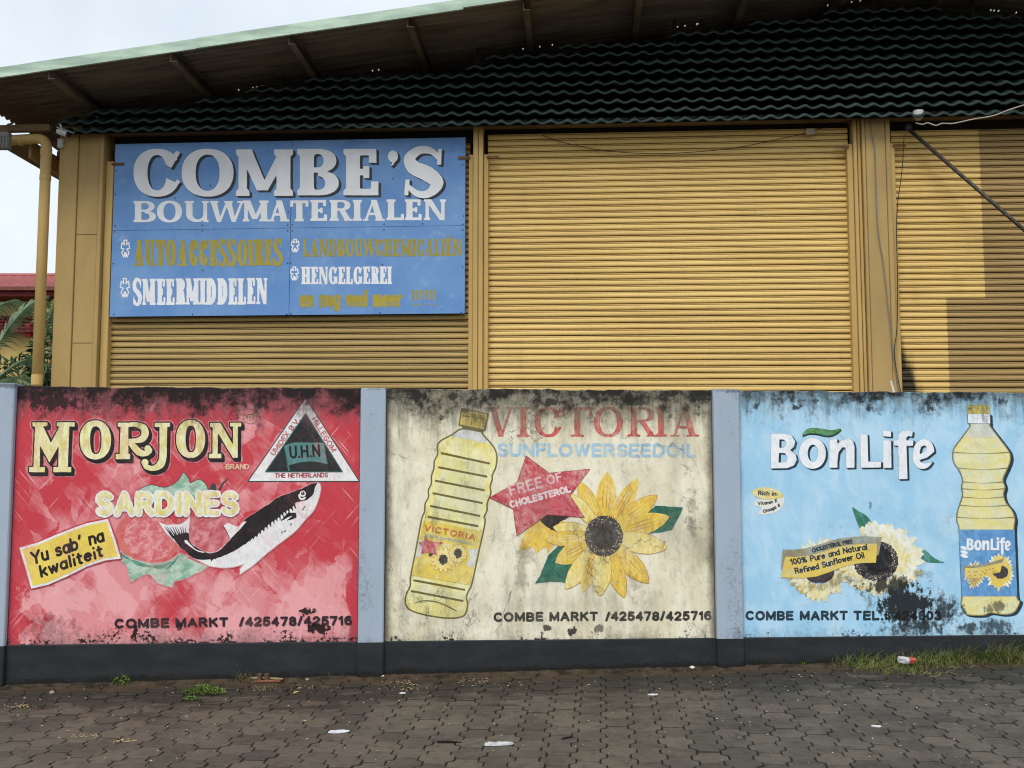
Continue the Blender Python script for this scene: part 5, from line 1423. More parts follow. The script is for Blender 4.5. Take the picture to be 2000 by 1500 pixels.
# corrugated sheets, one per metre or so along the eave; light leaks through small laps behind the gable
def roof_sheet(a0, a1, holes):
    mb = MB()
    deps, d = [], DF
    while d < 11.5:
        deps.append(d); d += .03 if d < 1.2 else .5
    W_ = lambda d: .021 * math.cos(2 * math.pi * d / .12) if d < 1.25 else 0.0
    na = max(1, int(round((a1 - a0) / .013))) if holes else 1
    rnd = random.Random(int(a0 * 50))
    As = [a0 + (a1 - a0) * i / na for i in range(na + 1)]
    for j in range(len(deps) - 1):
        d0, d1 = deps[j], deps[j + 1]
        hole = holes and .27 < d0 < .30
        if not hole:
            mb.add([(a0, d0, zroof(a0) + W_(d0)), (a1, d0, zroof(a1) + W_(d0)), (a1, d1, zroof(a1) + W_(d1)), (a0, d1, zroof(a0) + W_(d1))], [(0, 1, 2, 3)])
        else:
            for i in range(na):
                if math.sin(q_ := As[i] * 5.1) * math.sin(As[i] * 1.7 + 1) > .28 and rnd.random() < .09: continue
                q0, q1 = As[i], As[i + 1]
                mb.add([(q0, d0, zroof(q0) + W_(d0)), (q1, d0, zroof(q1) + W_(d0)), (q1, d1, zroof(q1) + W_(d1)), (q0, d1, zroof(q0) + W_(d1))], [(0, 1, 2, 3)])
    return mb
roof = empty('roof'); roof.parent = ware; roof['label'] = 'weathered corrugated metal roof with pale green edge flashing'
cuts = [ae, bx(60, 150, DF), bx(383, 90, DF), bx(905, 10, DF), bx(1330, 10, DF), a_rg]
for u, v in zip(cuts[:-1], cuts[1:]):
    roof_sheet(u, v + (.02 if v < a_rg else 0), True).build('roof_sheet', M_ROOF, roof, True)
roof_sheet(a_rg, a_rg + 5.0, True).build('roof_sheet', M_ROOF, roof, True)
roof_sheet(a_rg + 5.002, 2 * a_rg - ae, False).build('roof_sheet', M_ROOF, roof, True)
M_FASC = plain('pale_green_flashing', rgb(192, 214, 194), .5, .14, (1.6, 4, 9), fine=45, c2=rgb(150, 172, 156))
FH = .118
for i, (u, v) in enumerate(zip(cuts[:-1], cuts[1:])):
    off = (.0, .004, .008, .016, .004)[i]; dz = (0, 0, .004, .02, .02)[i]
    z0, z1 = zroof(u) + .03 + dz, zroof(v) + .03 + dz
    mb = MB()
    y = DF - .012 - off
    mb.add([(u, y, z0 - FH + .02), (v, y, z1 - FH + .02), (v, y, z1 + .02), (u, y, z0 + .02), (v, y + .16, z1 + .026), (u, y + .16, z0 + .026), (v, y + .03, z1 - FH + .02), (u, y + .03, z0 - FH + .02), (u, y + .002, z0 + .02), (v, y + .002, z1 + .02)],
           [(0, 1, 2, 3), (3, 2, 4, 5), (7, 6, 1, 0), (7, 0, 3, 5), (1, 6, 4, 2)])
    mb.build('edge_flashing', M_FASC, roof)
mb = MB()
u, v = a_rg, 2 * a_rg - ae
mb.add([(u, DF - .012, zroof(u) - .07), (v, DF - .012, zroof(v) - .07), (v, DF - .012, zroof(v) + .05), (u, DF - .012, zroof(u) + .05)], [(0, 1, 2, 3)]).build('edge_flashing', M_FASC, roof)
# purlins (channel sections) reaching out under the overhang
M_PURL = plain('purlin_paint', rgb(112, 102, 86), .7, .25, (4, 2, 4))
for i, px in enumerate((165, 388, 605, 822, 1035, 1243, 1450, 1655, 1850, 2060, 2270)):
    a = BLD.at(px, 205 - .145 * (px - 165) if px < 1715 else 0, -.28)[0]
    z = zroof(a) - .018
    h, w_ = .14, .075
    d0, d1 = DF + .03, 2.0
    sec = [(0, 0), (w_, 0), (w_, -.014), (.006, -.014), (.006, -h + .006), (w_, -h + .006), (w_, -h), (0, -h)]
    vs = [(a - w_ / 2 + x, d0, z + y) for x, y in sec] + [(a - w_ / 2 + x, d1, z + y) for x, y in sec]
    n = len(sec)
    MB().add(vs, [(k, (k + 1) % n, n + (k + 1) % n, n + k) for k in range(n)] + [(0, 1, 2, 3), (0, 3, 4, 7), (4, 5, 6, 7)]).build('purlin', M_PURL, roof)
# side eave: inner face of the eave board running back, and the beam that carries it
MB().box(a_A - .03, a_A, -.12, 9.0, z_A, z_A + .2).build('eave_board', M_COLM, roof)
MB().box(a_A - .5, a_A - .03, -.12, 9.0, z_A + .22, z_A + .24).build('eave_soffit', M_BEAM, roof)
bar('eave_beam', a_A - .9, bx(112), -.32, -.24, bz(256, 60, -.3), bz(244, 60, -.3), M_BEAM, roof)
# loose rafters inside the side eave
for d in (.5, 1.6, 2.7):
    MB().box(a_A + .01, a_l + .1, d, d + .06, z_A + .18, z_A + .28).build('rafter', M_BEAM, roof)

# ------------------------------------------------------------------ louvred gable of tile sheets
gab = empty('gable_louvres'); gab.parent = ware; gab['label'] = 'dark green tile sheets stacked like louvres under the roof'
m, nt, b = material('tile_sheet_green')
P = nt.obj(); n1 = nt.noise(nt.scale(P, 1.5, 5, 4), 1.0, 5, .6)
nt.put(b.inputs['Base Color'], nt.mix(nt.step(n1, .35, .7), rgb(46, 66, 62), rgb(32, 47, 45)))
b.inputs['Roughness'].default_value = .5
M_TILE = m
WV, ROWH = .196, .1215
zrow0 = BLD.at(1000, 240, -.30)[1]
def wave(t):
    t = t % 1.0
    return .5 - .5 * math.cos(2 * math.pi * (t ** 1.35)) if t < 1 else 0
def tile_sheet(nw, seed):
    rnd = random.Random(seed)
    sec = [(.004, -.026, .8), (0.0, -.024, .9), (0.0, -.004, 1.0), (.006, .003, 1.0), (.05, .020, 1.0), (.17, .075, 1.0), (.31, .142, 1.0)]
    vs, fs, n, k = [], [], nw * 8, len(sec)
    for i in range(n + 1):
        x = i / 8 * WV
        h = .040 * wave(i / 8)
        for d, z, f in sec: vs.append((x, d, z + h * f))
    fs = [(i * k + j, (i + 1) * k + j, (i + 1) * k + j + 1, i * k + j + 1) for i in range(n) for j in range(k - 1)]
    me = bpy.data.meshes.new('tile_sheet'); me.from_pydata(vs, [], fs)
    me.polygons.foreach_set('use_smooth', [True] * len(me.polygons)); me.materials.append(M_TILE); me.update()
    return me
sheets_ = {k: tile_sheet(k, k) for k in range(1, 7)}
lefts = [105, 108, 170, 382, 478, 595, 909, 947, 1091, 1310, 1463, 1608]
rnd = random.Random(12)
for k, px in enumerate(lefts):
    z = zrow0 + k * ROWH
    dep = -.30 + k * .018
    a = bx(px, 240 - k * 20, dep)
    end = min(2 * a_rg - a, bx(2480, 100, dep))
    first = True
    while a < end - WV * .6:
        nw = 6 if not first else rnd.choice((3, 4, 5, 6))
        first = False
        nw = max(1, min(nw, int(round((end - a) / WV))))
        o = bpy.data.objects.new('tile_sheet', sheets_[nw]); COL.objects.link(o); o.parent = gab
        o.location = (a, dep + rnd.uniform(-.004, .004), z + rnd.gauss(0, .004)); o.rotation_euler = (rnd.gauss(0, .03), rnd.gauss(0, .004), 0)
        a += nw * WV
    # batten that carries the row
    MB().box(bx(px, 240 - k * 20, dep) + .03, end - .03, dep + .09, dep + .12, z + .005, z + .035).build('batten', M_ATTIC, gab)
for px in (1716, 1912, 1320, 930, 545):
    a = bx(px, 120, -.1)
    MB().box(a - .02, a + .02, .02, .06, ZS, zroof(a) - .03).build('louvre_support', M_DARK, gab)
# near-black sheet standing in for the attic's shade behind the louvres
vs = [(a_l, .62, ZS), (2 * a_rg - a_l, .62, ZS), (2 * a_rg - a_l, .62, zroof(2 * a_rg - a_l) - .015), (a_rg, .62, zroof(a_rg) - .015), (a_l, .62, zroof(a_l) - .015)]
MB().add(vs + [(x, .66, z) for x, _, z in vs], [(0, 1, 2, 3, 4), (9, 8, 7, 6, 5), (0, 5, 6, 1), (1, 6, 7, 2), (2, 7, 8, 3), (3, 8, 9, 4), (4, 9, 5, 0)]).build('attic_dark_sheet', M_ATTIC, gab)
MB().box(a_l, 2 * a_rg - a_l, .02, .62, ZS + .01, ZS + .03).build('attic_floor', M_ATTIC, gab)

# ------------------------------------------------------------------ downpipe
M_PIPE = plain('pipe_paint', rgb(206, 174, 108), .5, .10, (4, 4, 1))
PD = -.22
def pp_(px, py): q = BLD.at(px, py, PD); return (q[0], PD, q[1])
top = pp_(91.5, 270)
el = [pp_(-40, 277), pp_(20, 274), pp_(68, 271)]
cx0, cz0 = top[0], el[-1][2]
bend = [(cx0 - .11 + .11 * math.sin(t), PD, cz0 - .11 + .11 * math.cos(t)) for t in [k * math.pi / 12 for k in range(7)]]
dpv = empty('downpipe'); dpv.parent = ware; dpv['label'] = 'mustard painted plastic rainwater pipe with elbow at top'
MB().tube(el[:2] + [(bend[0][0] - .02, PD, bend[0][2])] + bend + [(cx0, PD, 1.6)], .062, 16).build('pipe', M_PIPE, dpv, True)
for zz, hh in ((bz(298, 90, PD), .05), (bz(347, 90, PD), .03), (bz(742, 85, PD), .06)):
    MB().tube([(cx0, PD, zz - hh), (cx0, PD, zz + hh)], .067, 16).build('pipe_collar', M_PIPE, dpv, False)
MB().tube([(el[1][0] + .12, PD, el[1][2] - .005), (el[1][0] + .16, PD, el[1][2] - .006)], .067, 16).build('pipe_collar', M_PIPE, dpv, False)

# ================================================================== BLUE SIGN
SG = Frame(12.6 - .045, -.061)
sign = empty('sign_board', SG.mat, 'large blue building materials sign of four sheets fixed on the left shutter', 'sign')
def sgn_paint(name, c, c2, wear=.35):
    m, nt, b = material(name)
    P = nt.obj()
    n1 = nt.noise(nt.scale(P, 1.6, 1, 1.6), 1.0, 5, .6); n2 = nt.noise(nt.scale(P, 5, 1, 7), 1.0, 5, .7); n3 = nt.noise(P, 55, 4, .7); n4 = nt.noise(nt.scale(P, 18, 1, 1.2), 1.0, 4, .6)
    cc_ = nt.mix(nt.step(n1, .3, .7), c, c2)
    cc_ = nt.mix(nt.step(nt.m('ADD', n2, nt.m('MULTIPLY_ADD', n4, .3, -.15)), .54, .82, 0, wear), cc_, rgb(168, 190, 218))
    cc_ = nt.mix(nt.step(n3, .62, .8, 0, .2), cc_, rgb(60, 84, 120))
    nt.put(b.inputs['Base Color'], cc_); b.inputs['Roughness'].default_value = .55
    return m
M_SBLUE = sgn_paint('sign_blue', rgb(94, 138, 194), rgb(116, 156, 204), .6)
M_SWHITE = plain('sign_white', rgb(232, 234, 236), .6, .06, (3, 3, 3))
M_SSHAD = plain('sign_shadow_grey', rgb(52, 56, 62), .6, .1)
M_SGOLD = sgn_paint('sign_gold', rgb(170, 156, 62), rgb(152, 138, 48), .15)
SX, SY = [219.5, 567, 908.5], [(279, 271), (448.5, 443), (617.5, 613)]
def sgz(row, px): return SY[row][0] + (SY[row][1] - SY[row][0]) * (px - 219) / 689.0
xs_ = [SG.at(x, 450)[0] for x in SX]; zs_ = [SG.at(560, sgz(r, 560))[1] for r in range(3)]
lb_ = {(0, 0): 'upper left sheet of the sign', (0, 1): 'upper right sheet of the sign', (1, 0): 'lower left sheet of the sign', (1, 1): 'lower right sheet of the sign'}
sheets2 = {}
for r in range(2):
    for c_ in range(2):
        o = MB().bbox(xs_[c_] + (.004 if c_ else 0), xs_[c_ + 1] - (0 if c_ else .0), .0, .008, zs_[r + 1] + (0 if r else .004), zs_[r], .002).build('sign_sheet', M_SBLUE, sign)
        o['label'] = lb_[(r, c_)]; sheets2[(r, c_)] = o
mb = MB()
for px, py in ((227, 333), (226, 380), (225, 441), (224, 453), (221, 515), (219.6 + 3, 614), (395, 440), (395, 451), (562, 440), (562, 451), (571, 439), (571, 451), (750, 438), (750, 449), (825, 437), (904, 438), (904, 449), (903, 521), (901, 610), (396, 528), (376, 614), (562, 514), (568, 514), (560, 614), (568, 613), (747, 517), (742, 611), (411, 363), (342, 387), (563, 414), (903, 322), (905, 422), (768, 349)):
    q = SG.at(px, py)
    mb.tube([(q[0], -.003, q[1]), (q[0], .001, q[1])], .0085, 8)
tag(mb.build('screw_heads', M_DARK, sign), kind='stuff')
zs2 = zone(200, 250, .38)
tilt = lambda a, b_: (lambda x: a + (b_ - a) * (x - 219) / 689.0)
def sg(name, art, lift, mat, label=None): return sheet(name, art, SG, lift * .001, mat, sign, label)
it = [(c, 200 + .38 * u, 200 + .38 * v) for c, u, v in (('C', 160, 402), ('O', 408, 675), ('M', 690, 978), ('B', 1003, 1216), ('E', 1240, 1420), ("'", 1466, 1522), ('S', 1546, 1752))]
a = letters(it, (.30, .14, .055, .10), tilt(292.5, 290), tilt(383.5, 380.5)); a.rough(.25, 5, 1)
sg('heading_shadow', a.copy(.2, 5, 4, sweep=4), .8, M_SSHAD)
sg('heading_lettering', a, 1.4, M_SWHITE, 'big white slab serif heading with dark drop shadow')
it = [(c, 200 + .38 * u, 200 + .38 * v) for c, u, v in (('B', 160, 275), ('O', 282, 410), ('U', 422, 545), ('W', 552, 722), ('M', 722, 852), ('A', 856, 962), ('T', 966, 1060), ('E', 1068, 1155), ('R', 1168, 1282), ('I', 1284, 1336), ('A', 1338, 1450), ('L', 1460, 1550), ('E', 1556, 1642), ('N', 1654, 1764))]
a = letters(it, (.30, .13, .07, .09), tilt(393.5, 389), tilt(435, 429.5)); sg('heading_lettering', a, 1.4, M_SWHITE, 'white slab serif line reading BOUWMATERIALEN')
cond = (.36, .11, .08, .07, .46)
a = letters(spread('AUTOACCESSOIRES', 261, 551), cond, tilt(469, 466), tilt(520, 517)); a.rough(.4, 3, 2); sg('list_lettering', a, 1.4, M_SGOLD, 'faded gold line reading AUTOACCESSOIRES')
a = letters(spread('SMEERMIDDELEN', 260, 522), cond, tilt(545, 540), tilt(596, 592)); a.rough(.3, 4, 2); sg('list_lettering', a, 1.4, M_SWHITE, 'white line reading SMEERMIDDELEN')
a = letters(spread('LANDBOUWCHEMICALIËN', 591, 902), (.36, .12, .08, .08, .46), tilt(468, 466.5), tilt(503, 500), step=.5); a.rough(.4, 3, 2); sg('list_lettering', a, 1.4, M_SGOLD, 'faded gold line reading LANDBOUWCHEMICALIËN')
a = letters(spread('HENGELGEREI', 588.5, 765), (.36, .12, .08, .08, .52), tilt(523, 520), tilt(557, 554), step=.5); sg('list_lettering', a, 1.4, M_SWHITE, 'white line reading HENGELGEREI')
a = Art(575, 560, 860, 622, .5)
for t, u, v in (('en', 585, 613), ('nog', 623, 665), ('veel', 674, 719), ('meer', 728, 787)):
    a = brush(t, (u, 601 - (u - 585) * .006), (v, 601 - (v - 585) * .006), 35, 3.3, gap=.32, art=a)
a.rough(.5, 3, 3); sg('list_lettering', a, 1.4, M_SGOLD, 'faded gold lower case line ending in exclamation marks')
a = Art(795, 560, 860, 610, .5)
for k in range(6):
    x = 806 + k * 8.4
    a.line([(x, 568), (x - .2, 585)], [2.3, 1.7]); a.line([(x - .2, 594.5), (x - .2, 596)], 1.6)
sg('exclamation_marks', a, 1.4, M_SGOLD)
cr = [(-.35, -1), (.35, -1), (.25, -.45), (.8, -.72), (1, -.05), (.35, .02), (.85, .45), (.4, .95), (.12, .42), (0, .95), (-.12, .42), (-.4, .95), (-.85, .45), (-.35, .02), (-1, -.05), (-.8, -.72), (-.25, -.45)]
for cx1, cy1, rx, ry in ((245, 486, 8.2, 17), (244, 562.5, 8.8, 18.5), (576.5, 480, 7.6, 12.5), (575, 534.5, 7.6, 13)):
    q = [(cx1 + rx * x, cy1 + ry * y) for x, y in cr]
    a = area(q, 6, .5); a.line(q + q[:1], 1.15); sg('bullet_cross', a, 1.4, M_SWHITE)

# ================================================================== FITTINGS ON THE FACADE
def bw(px, py, dep):
    q = BLD.at(px, py, dep)
    return BLD.world(q[0], dep, q[1])
M_CAMW = plain('camera_white', rgb(196, 196, 190), .5, .08)
M_BLACKP = plain('black_plastic', rgb(20, 20, 22), .4, .1)
M_GREYC = plain('grey_cable', rgb(128, 126, 120), .6, .1)
M_BLKC = plain('black_cable', rgb(34, 32, 30), .6, .1)
M_STEEL = plain('grey_steel', rgb(70, 66, 60), .5, .2, (3, 3, 12), metal=.3)
def oriented(name, loc, d, label, cat, up=Vector((0, 0, 1))):
    """an Empty whose local X looks along d"""
    d = Vector(d).normalized(); y = up.cross(d).normalized(); z = d.cross(y)
    M = Matrix((d, y, z)).transposed().to_4x4(); M.translation = loc
    return empty(name, M, label, cat)
# bullet camera
c0 = bw(113, 256, -.42)
bc_ = oriented('security_camera', c0, (.93, -.25, -.36), 'small white bullet security camera below the tile eave at the corner post', 'camera')
MB().tube([(0, 0, 0), (.02, 0, 0), (.15, 0, 0)], [.030, .036, .036], 16).build('camera_body', M_CAMW, bc_)
MB().tube([(.15, 0, 0), (.172, 0, 0)], [.034, .030], 16).build('lens', M_BLACKP, bc_)
MB().bbox(-.01, .20, -.04, .04, .034, .040, .003).build('sun_hood', M_CAMW, bc_)
MB().tube([(.03, 0, .03), (.0, .02, .075), (-.03, .03, .085)], .012, 8).build('bracket', M_CAMW, bc_)
jb = bw(120, 280, -.15)
MB().bbox(jb.x - .04, jb.x + .03, jb.y - .03, jb.y + .03, jb.z - .06, jb.z + .05, .008).build('junction_box', M_CAMW)
tag(bpy.data.objects['junction_box'], 'small grey junction box on the corner post under the bullet camera', 'box')
# dome camera
c1_ = bw(1793, 217, -.22)
dm = empty('dome_camera', Matrix.Translation(c1_), 'white dome security camera hanging under the tiles right of the middle post', 'camera')
rings = [(.062, 0), (.064, -.03), (.064, -.055), (.058, -.062)]
MB().tube([(0, 0, z) for r, z in rings], [r for r, z in rings], 20).build('housing', M_CAMW, dm)
sp = [(.055 * math.cos(t), -.062 - .055 * math.sin(t)) for t in [k * math.pi / 14 for k in range(7)]] + [(.006, -.117)]
MB().tube([(0, 0, z) for r, z in sp], [r for r, z in sp], 20).build('dome', plain('smoked_dome', rgb(150, 146, 136), .25, .05), dm, True)
# little box with cable over the middle shutter
b0 = bw(1583, 258, -.05)
ob = MB().bbox(b0.x - .055, b0.x + .05, b0.y - .03, b0.y + .03, b0.z - .03, b0.z + .035, .008).build('connection_box', plain('dusty_white_box', rgb(176, 166, 146), .7, .15))
tag(ob, 'small dusty connection box at the top of the yellow middle shutter', 'box')
def cable(name, pts, r, mat, label):
    q = smooth([tuple(p) for p in pts], 6, False)
    o = MB().tube(q, r, 6).build(name, mat, None, True)
    return tag(o, label, 'cable')
cable('cable', [bw(1060, 264, .0), bw(1100, 278, .0), bw(1180, 294, -.0), bw(1290, 300, .0), bw(1420, 291, .0), bw(1510, 274, -.01), bw(1576, 260, -.04)], .0045, M_BLKC, 'thin dark cable sagging across the top of the middle shutter')
cable('cable', [bw(1588, 256, -.04), bw(1640, 240, -.03), bw(1690, 232, -.1)], .0045, M_BLKC, 'short dark cable from connection box up to the middle post')
cable('cable', [bw(1700, 233, -.11), bw(1703, 262, -.11), bw(1708, 290, -.11), bw(1710, 330, -.11), bw(1714, 440, -.11), bw(1726, 520, -.115), bw(1737, 620, -.125), bw(1746, 700, -.125), bw(1757, 770, -.125)], .0065, M_GREYC, 'grey cable running down the middle post')
cable('cable', [bw(1766, 262, -.10), bw(1762, 330, -.10), bw(1753, 400, -.10), bw(1751, 460, -.10), bw(1753, 545, -.10), bw(1752, 640, -.11), bw(1747, 680, -.13), bw(1751, 725, -.13), bw(1762, 775, -.10)], .0045, M_BLKC, 'thin black cable hanging beside the right shutter guide')
cable('cable', [bw(1788, 240, -.24), bw(1802, 243, -.26), bw(1812, 240, -.28), bw(1828, 245, -.30), bw(1840, 241, -.31), bw(1862, 241, -.32), bw(1900, 233, -.34), bw(1940, 226, -.36), bw(1975, 213, -.38), bw(2030, 196, -.42)], .007, plain('white_cable', rgb(186, 180, 168), .6, .08), 'pale wavy cable leaving the dome camera to the right')
# steel strut
s0_, s1_ = bw(1774, 252, -.08), bw(2000, 449, -.42)
e_ = s0_ + (s1_ - s0_) * 1.9
st_ = empty('steel_strut', Matrix.Translation(s0_), 'grey steel tube running diagonally in front of the right shutter', 'strut')
MB().tube([(0, 0, 0), e_ - s0_], .022, 12).build('tube', M_STEEL, st_, True)
MB().bbox(-.03, .03, -.02, .03, -.01, .05, .004).build('end_plate', M_STEEL, st_)
post = Vector((e_.x - s0_.x, e_.y - s0_.y, 0))
MB().tube([(post.x, post.y, -s0_.z - .05), (post.x, post.y, e_.z - s0_.z + .1)], .035, 12).build('support_post', M_STEEL, st_, True)
# white tube leaning behind the wall
w0, w1 = bw(1752, 790, -.5), bw(1740, 744, -.4)
o = MB().tube([w0 - (w1 - w0) * 5, w0, w1], .014, 8).build('white_tube', M_CAMW); tag(o, 'short white tube end leaning against the middle post behind the wall', 'tube')
# floodlight under the left eave
f0 = bw(-22, 274, -.5)
fl_ = empty('floodlight', Matrix.Translation(f0), 'grey floodlight with gridded back under the eave beside the downpipe', 'lamp')
M_FL = plain('floodlight_grey', rgb(128, 128, 124), .6, .12)
mb = MB().bbox(-.24, .24, -.02, .07, -.10, .10, .01); mb.build('lamp_body', M_FL, fl_)
for k in range(13):
    x = -.22 + k * .0365
    MB().box(x, x + .014, -.036, -.021, -.09, .05).build('cooling_fin', M_FL, fl_)
for k in range(5):
    z = -.08 + k * .03
    MB().box(-.23, .23, -.030, -.0205, z, z + .008).build('cooling_fin', M_FL, fl_)
MB().tube([(.2, .02, .09), (.21, .02, .20), (.23, .1, .24)], .012, 8).build('bracket', M_RUST, fl_)

# ================================================================== BEHIND THE LEFT END
def at_(px, py, Y):
    r = ray(px, py)
    return CAM + r * ((Y - CAM.y) / r.y)
M_RROOF = plain('red_roof_metal', rgb(156, 86, 82), .55, .12, (.6, .6, .6)); M_RDK = plain('dark_red_paint', rgb(112, 34, 38), .6, .15); M_HWALL = plain('house_wall', rgb(206, 180, 112), .85, .1, (.4, .4, .4)); M_FAS = plain('brown_fascia', rgb(120, 72, 56), .7, .15)
HY = 34.0
hb = at_(0, 940, HY); HB = Matrix.Translation((hb.x, HY, 0))
def hx(px): return at_(px, 600, HY).x - hb.x
def hz(py): return at_(60, py, HY).z
house = empty('house', HB, 'yellow house with red metal roof seen past the corner of the warehouse', 'building')
xl, xr = hx(-420), hx(330)
MB().box(xl, xr, .5, 7, -.1, hz(583)).build('wall', M_HWALL, house)
rf = empty('roof'); rf.parent = house
ze_, zr_ = hz(566), hz(520) + .25
MB().add([(xl - .3, -.4, ze_), (xr, -.4, ze_), (xr, 3.0, zr_), (xl - .3, 3.0, zr_), (xl - .3, 6.8, ze_), (xr, 6.8, ze_), (xl - .3, -.4, ze_ - .05), (xr, -.4, ze_ - .05)], [(0, 1, 2, 3), (3, 2, 5, 4), (6, 7, 1, 0)]).build('roof_sheet', M_RROOF, rf)
for k in range(46):
    x = xl + k * .33
    MB().add([(x, -.41, ze_ + .01), (x + .05, -.41, ze_ + .04), (x + .1, -.41, ze_ + .01), (x + 1.5, 3.0, zr_ + .01), (x + 1.55, 3.0, zr_ + .04), (x + 1.6, 3.0, zr_ + .01)], [(0, 1, 4, 3), (1, 2, 5, 4)]).build('roof_rib', M_RROOF, rf)
MB().tube([(xl, 3.0, zr_ + .02), (xr, 3.0, zr_ + .02)], .09, 8).build('ridge_cap', M_RROOF, rf)
MB().bbox(xl - .3, xr, -.5, -.4, hz(572), hz(565), .02).build('gutter', M_FAS, rf)
MB().box(xl - .2, xr, -.36, .5, hz(582), hz(573.5)).build('fascia_board', M_RDK, rf)
for k in range(14):                                                                 # lower red shutters / awning slats
    x = xl + 2.2 + k * .95
    aw = MB().add([(x, .1, hz(648)), (x + .9, .1, hz(648)), (x + .9, .48, hz(612)), (x, .48, hz(612))], [(0, 1, 2, 3)]).build('awning', M_RDK, house)
    for j in range(5):
        t = j / 5
        MB().box(x, x + .9, .06 + .36 * t, .09 + .36 * t, hz(648) + (hz(612) - hz(648)) * t, hz(648) + (hz(612) - hz(648)) * (t + .12)).build('slat', M_RDK, aw)
for k in range(10):
    x = xl + 2.4 + k * 1.3
    MB().box(x, x + .16, .2, .45, hz(655), hz(630)).build('bracket', plain('bright_red_paint', rgb(176, 48, 52), .6, .1) if k == 0 else bpy.data.materials['bright_red_paint'], house)

m, nt, b = material('palm_green')
P = nt.pos(); n1 = nt.noise(P, 3, 4)
c = nt.mix(nt.step(n1, .3, .7), rgb(58, 82, 52), rgb(112, 132, 96))
c = nt.mix(nt.m('MULTIPLY', nt.rand(), .4), c, rgb(44, 70, 40))
nt.put(b.inputs['Base Color'], c); b.inputs['Roughness'].default_value = .5
b.inputs['Transmission Weight'].default_value = 0.0
M_PALM = m
M_BARK = plain('palm_bark', rgb(108, 96, 80), .9, .3, (3, 3, 12), bmp=.5)
PY = 19.0
pb = at_(-70, 800, PY)
palm = empty('palm_tree', Matrix.Translation((pb.x, PY, -.05)), 'green palm with arching feathery fronds behind the left end of the wall', 'tree')
MB().tube([(0, 0, 0), (.02, 0, 1.0), (.05, .0, pb.z + .1)], [.16, .13, .10], 12).build('trunk', M_BARK, palm, True)
def frond(pts, ln, n, seed, droop, wid=.03):
    rnd = random.Random(seed)
    q = smooth(pts, 8, False); mb = MB()
    mb.tube(q, [max(.006, .022 * (1 - i / len(q))) for i in range(len(q))], 5)
    q = [Vector(p) for p in q]; m_ = len(q)
    for i in range(n):
        t = .10 + .90 * i / n
        f = t * (m_ - 1); k = min(int(f), m_ - 2)
        p = q[k].lerp(q[k + 1], f - k); d = (q[k + 1] - q[k]).normalized()
        for sd in (-1, 1):
            side = d.cross(Vector((0, -.55, .85))).normalized() * sd
            L0 = ln * (math.sin(math.pi * min(1, .12 + t * .92)) ** .6) * rnd.uniform(.85, 1.1)
            dr = (side * .75 + d * .65 + Vector((0, rnd.uniform(-.25, .25), 0))).normalized()
            pr, wv_ = p, wid
            w0_ = dr.cross(Vector((0, 1, .3))).normalized()
            vs = []
            for s_ in range(5):
                u = s_ / 4
                pos = p + dr * L0 * u + Vector((0, 0, -droop * L0 * u * u))
                ww = wid * (1 - u) ** .7 * (.6 + .8 * min(u * 4, 1)) * .5
                vs += [pos - w0_ * ww, pos + w0_ * ww]
            mb.add(vs, [(2 * s_, 2 * s_ + 1, 2 * s_ + 3, 2 * s_ + 2) for s_ in range(4)])
    return mb
def pl(px, py, dy=0.0):
    v = at_(px, py, PY + dy); return (v.x - pb.x, v.y - PY, v.z + .05)
for i, (pts, ln, n, dr) in enumerate((
        ([pl(-70, 800), pl(-30, 720, -.2), pl(15, 645, -.3), pl(55, 598, -.3), (pl(95, 578, -.3))], .62, 60, .55),
        ([pl(-70, 800), pl(-40, 770, .2), pl(0, 735, .3), pl(50, 705, .3), pl(100, 715, .3)], .60, 54, .6),
        ([pl(-70, 800), pl(-50, 780, -.4), pl(-10, 752, -.6), pl(40, 742, -.6), pl(84, 765, -.6)], .55, 50, .5),
        ([pl(-70, 800), pl(-60, 700, .4), pl(-30, 620, .5), pl(20, 590, .6), pl(70, 604, .6)], .5, 50, .6),
        ([pl(-70, 800), pl(-90, 700, .2), pl(-110, 640, .2), pl(-140, 610, .2), pl(-180, 610, .2)], .6, 50, .6),
        ([pl(-70, 800), pl(-110, 740, -.2), pl(-160, 710, -.2), pl(-210, 720, -.2), pl(-240, 760, -.2)], .6, 50, .6),
        ([pl(70, 800, 1.2), pl(80, 720, 1.2), pl(92, 640, 1.2), pl(108, 590, 1.2), pl(130, 568, 1.2)], .34, 40, .7))):
    frond(pts, ln, n, i, dr).build('frond', M_PALM, palm)
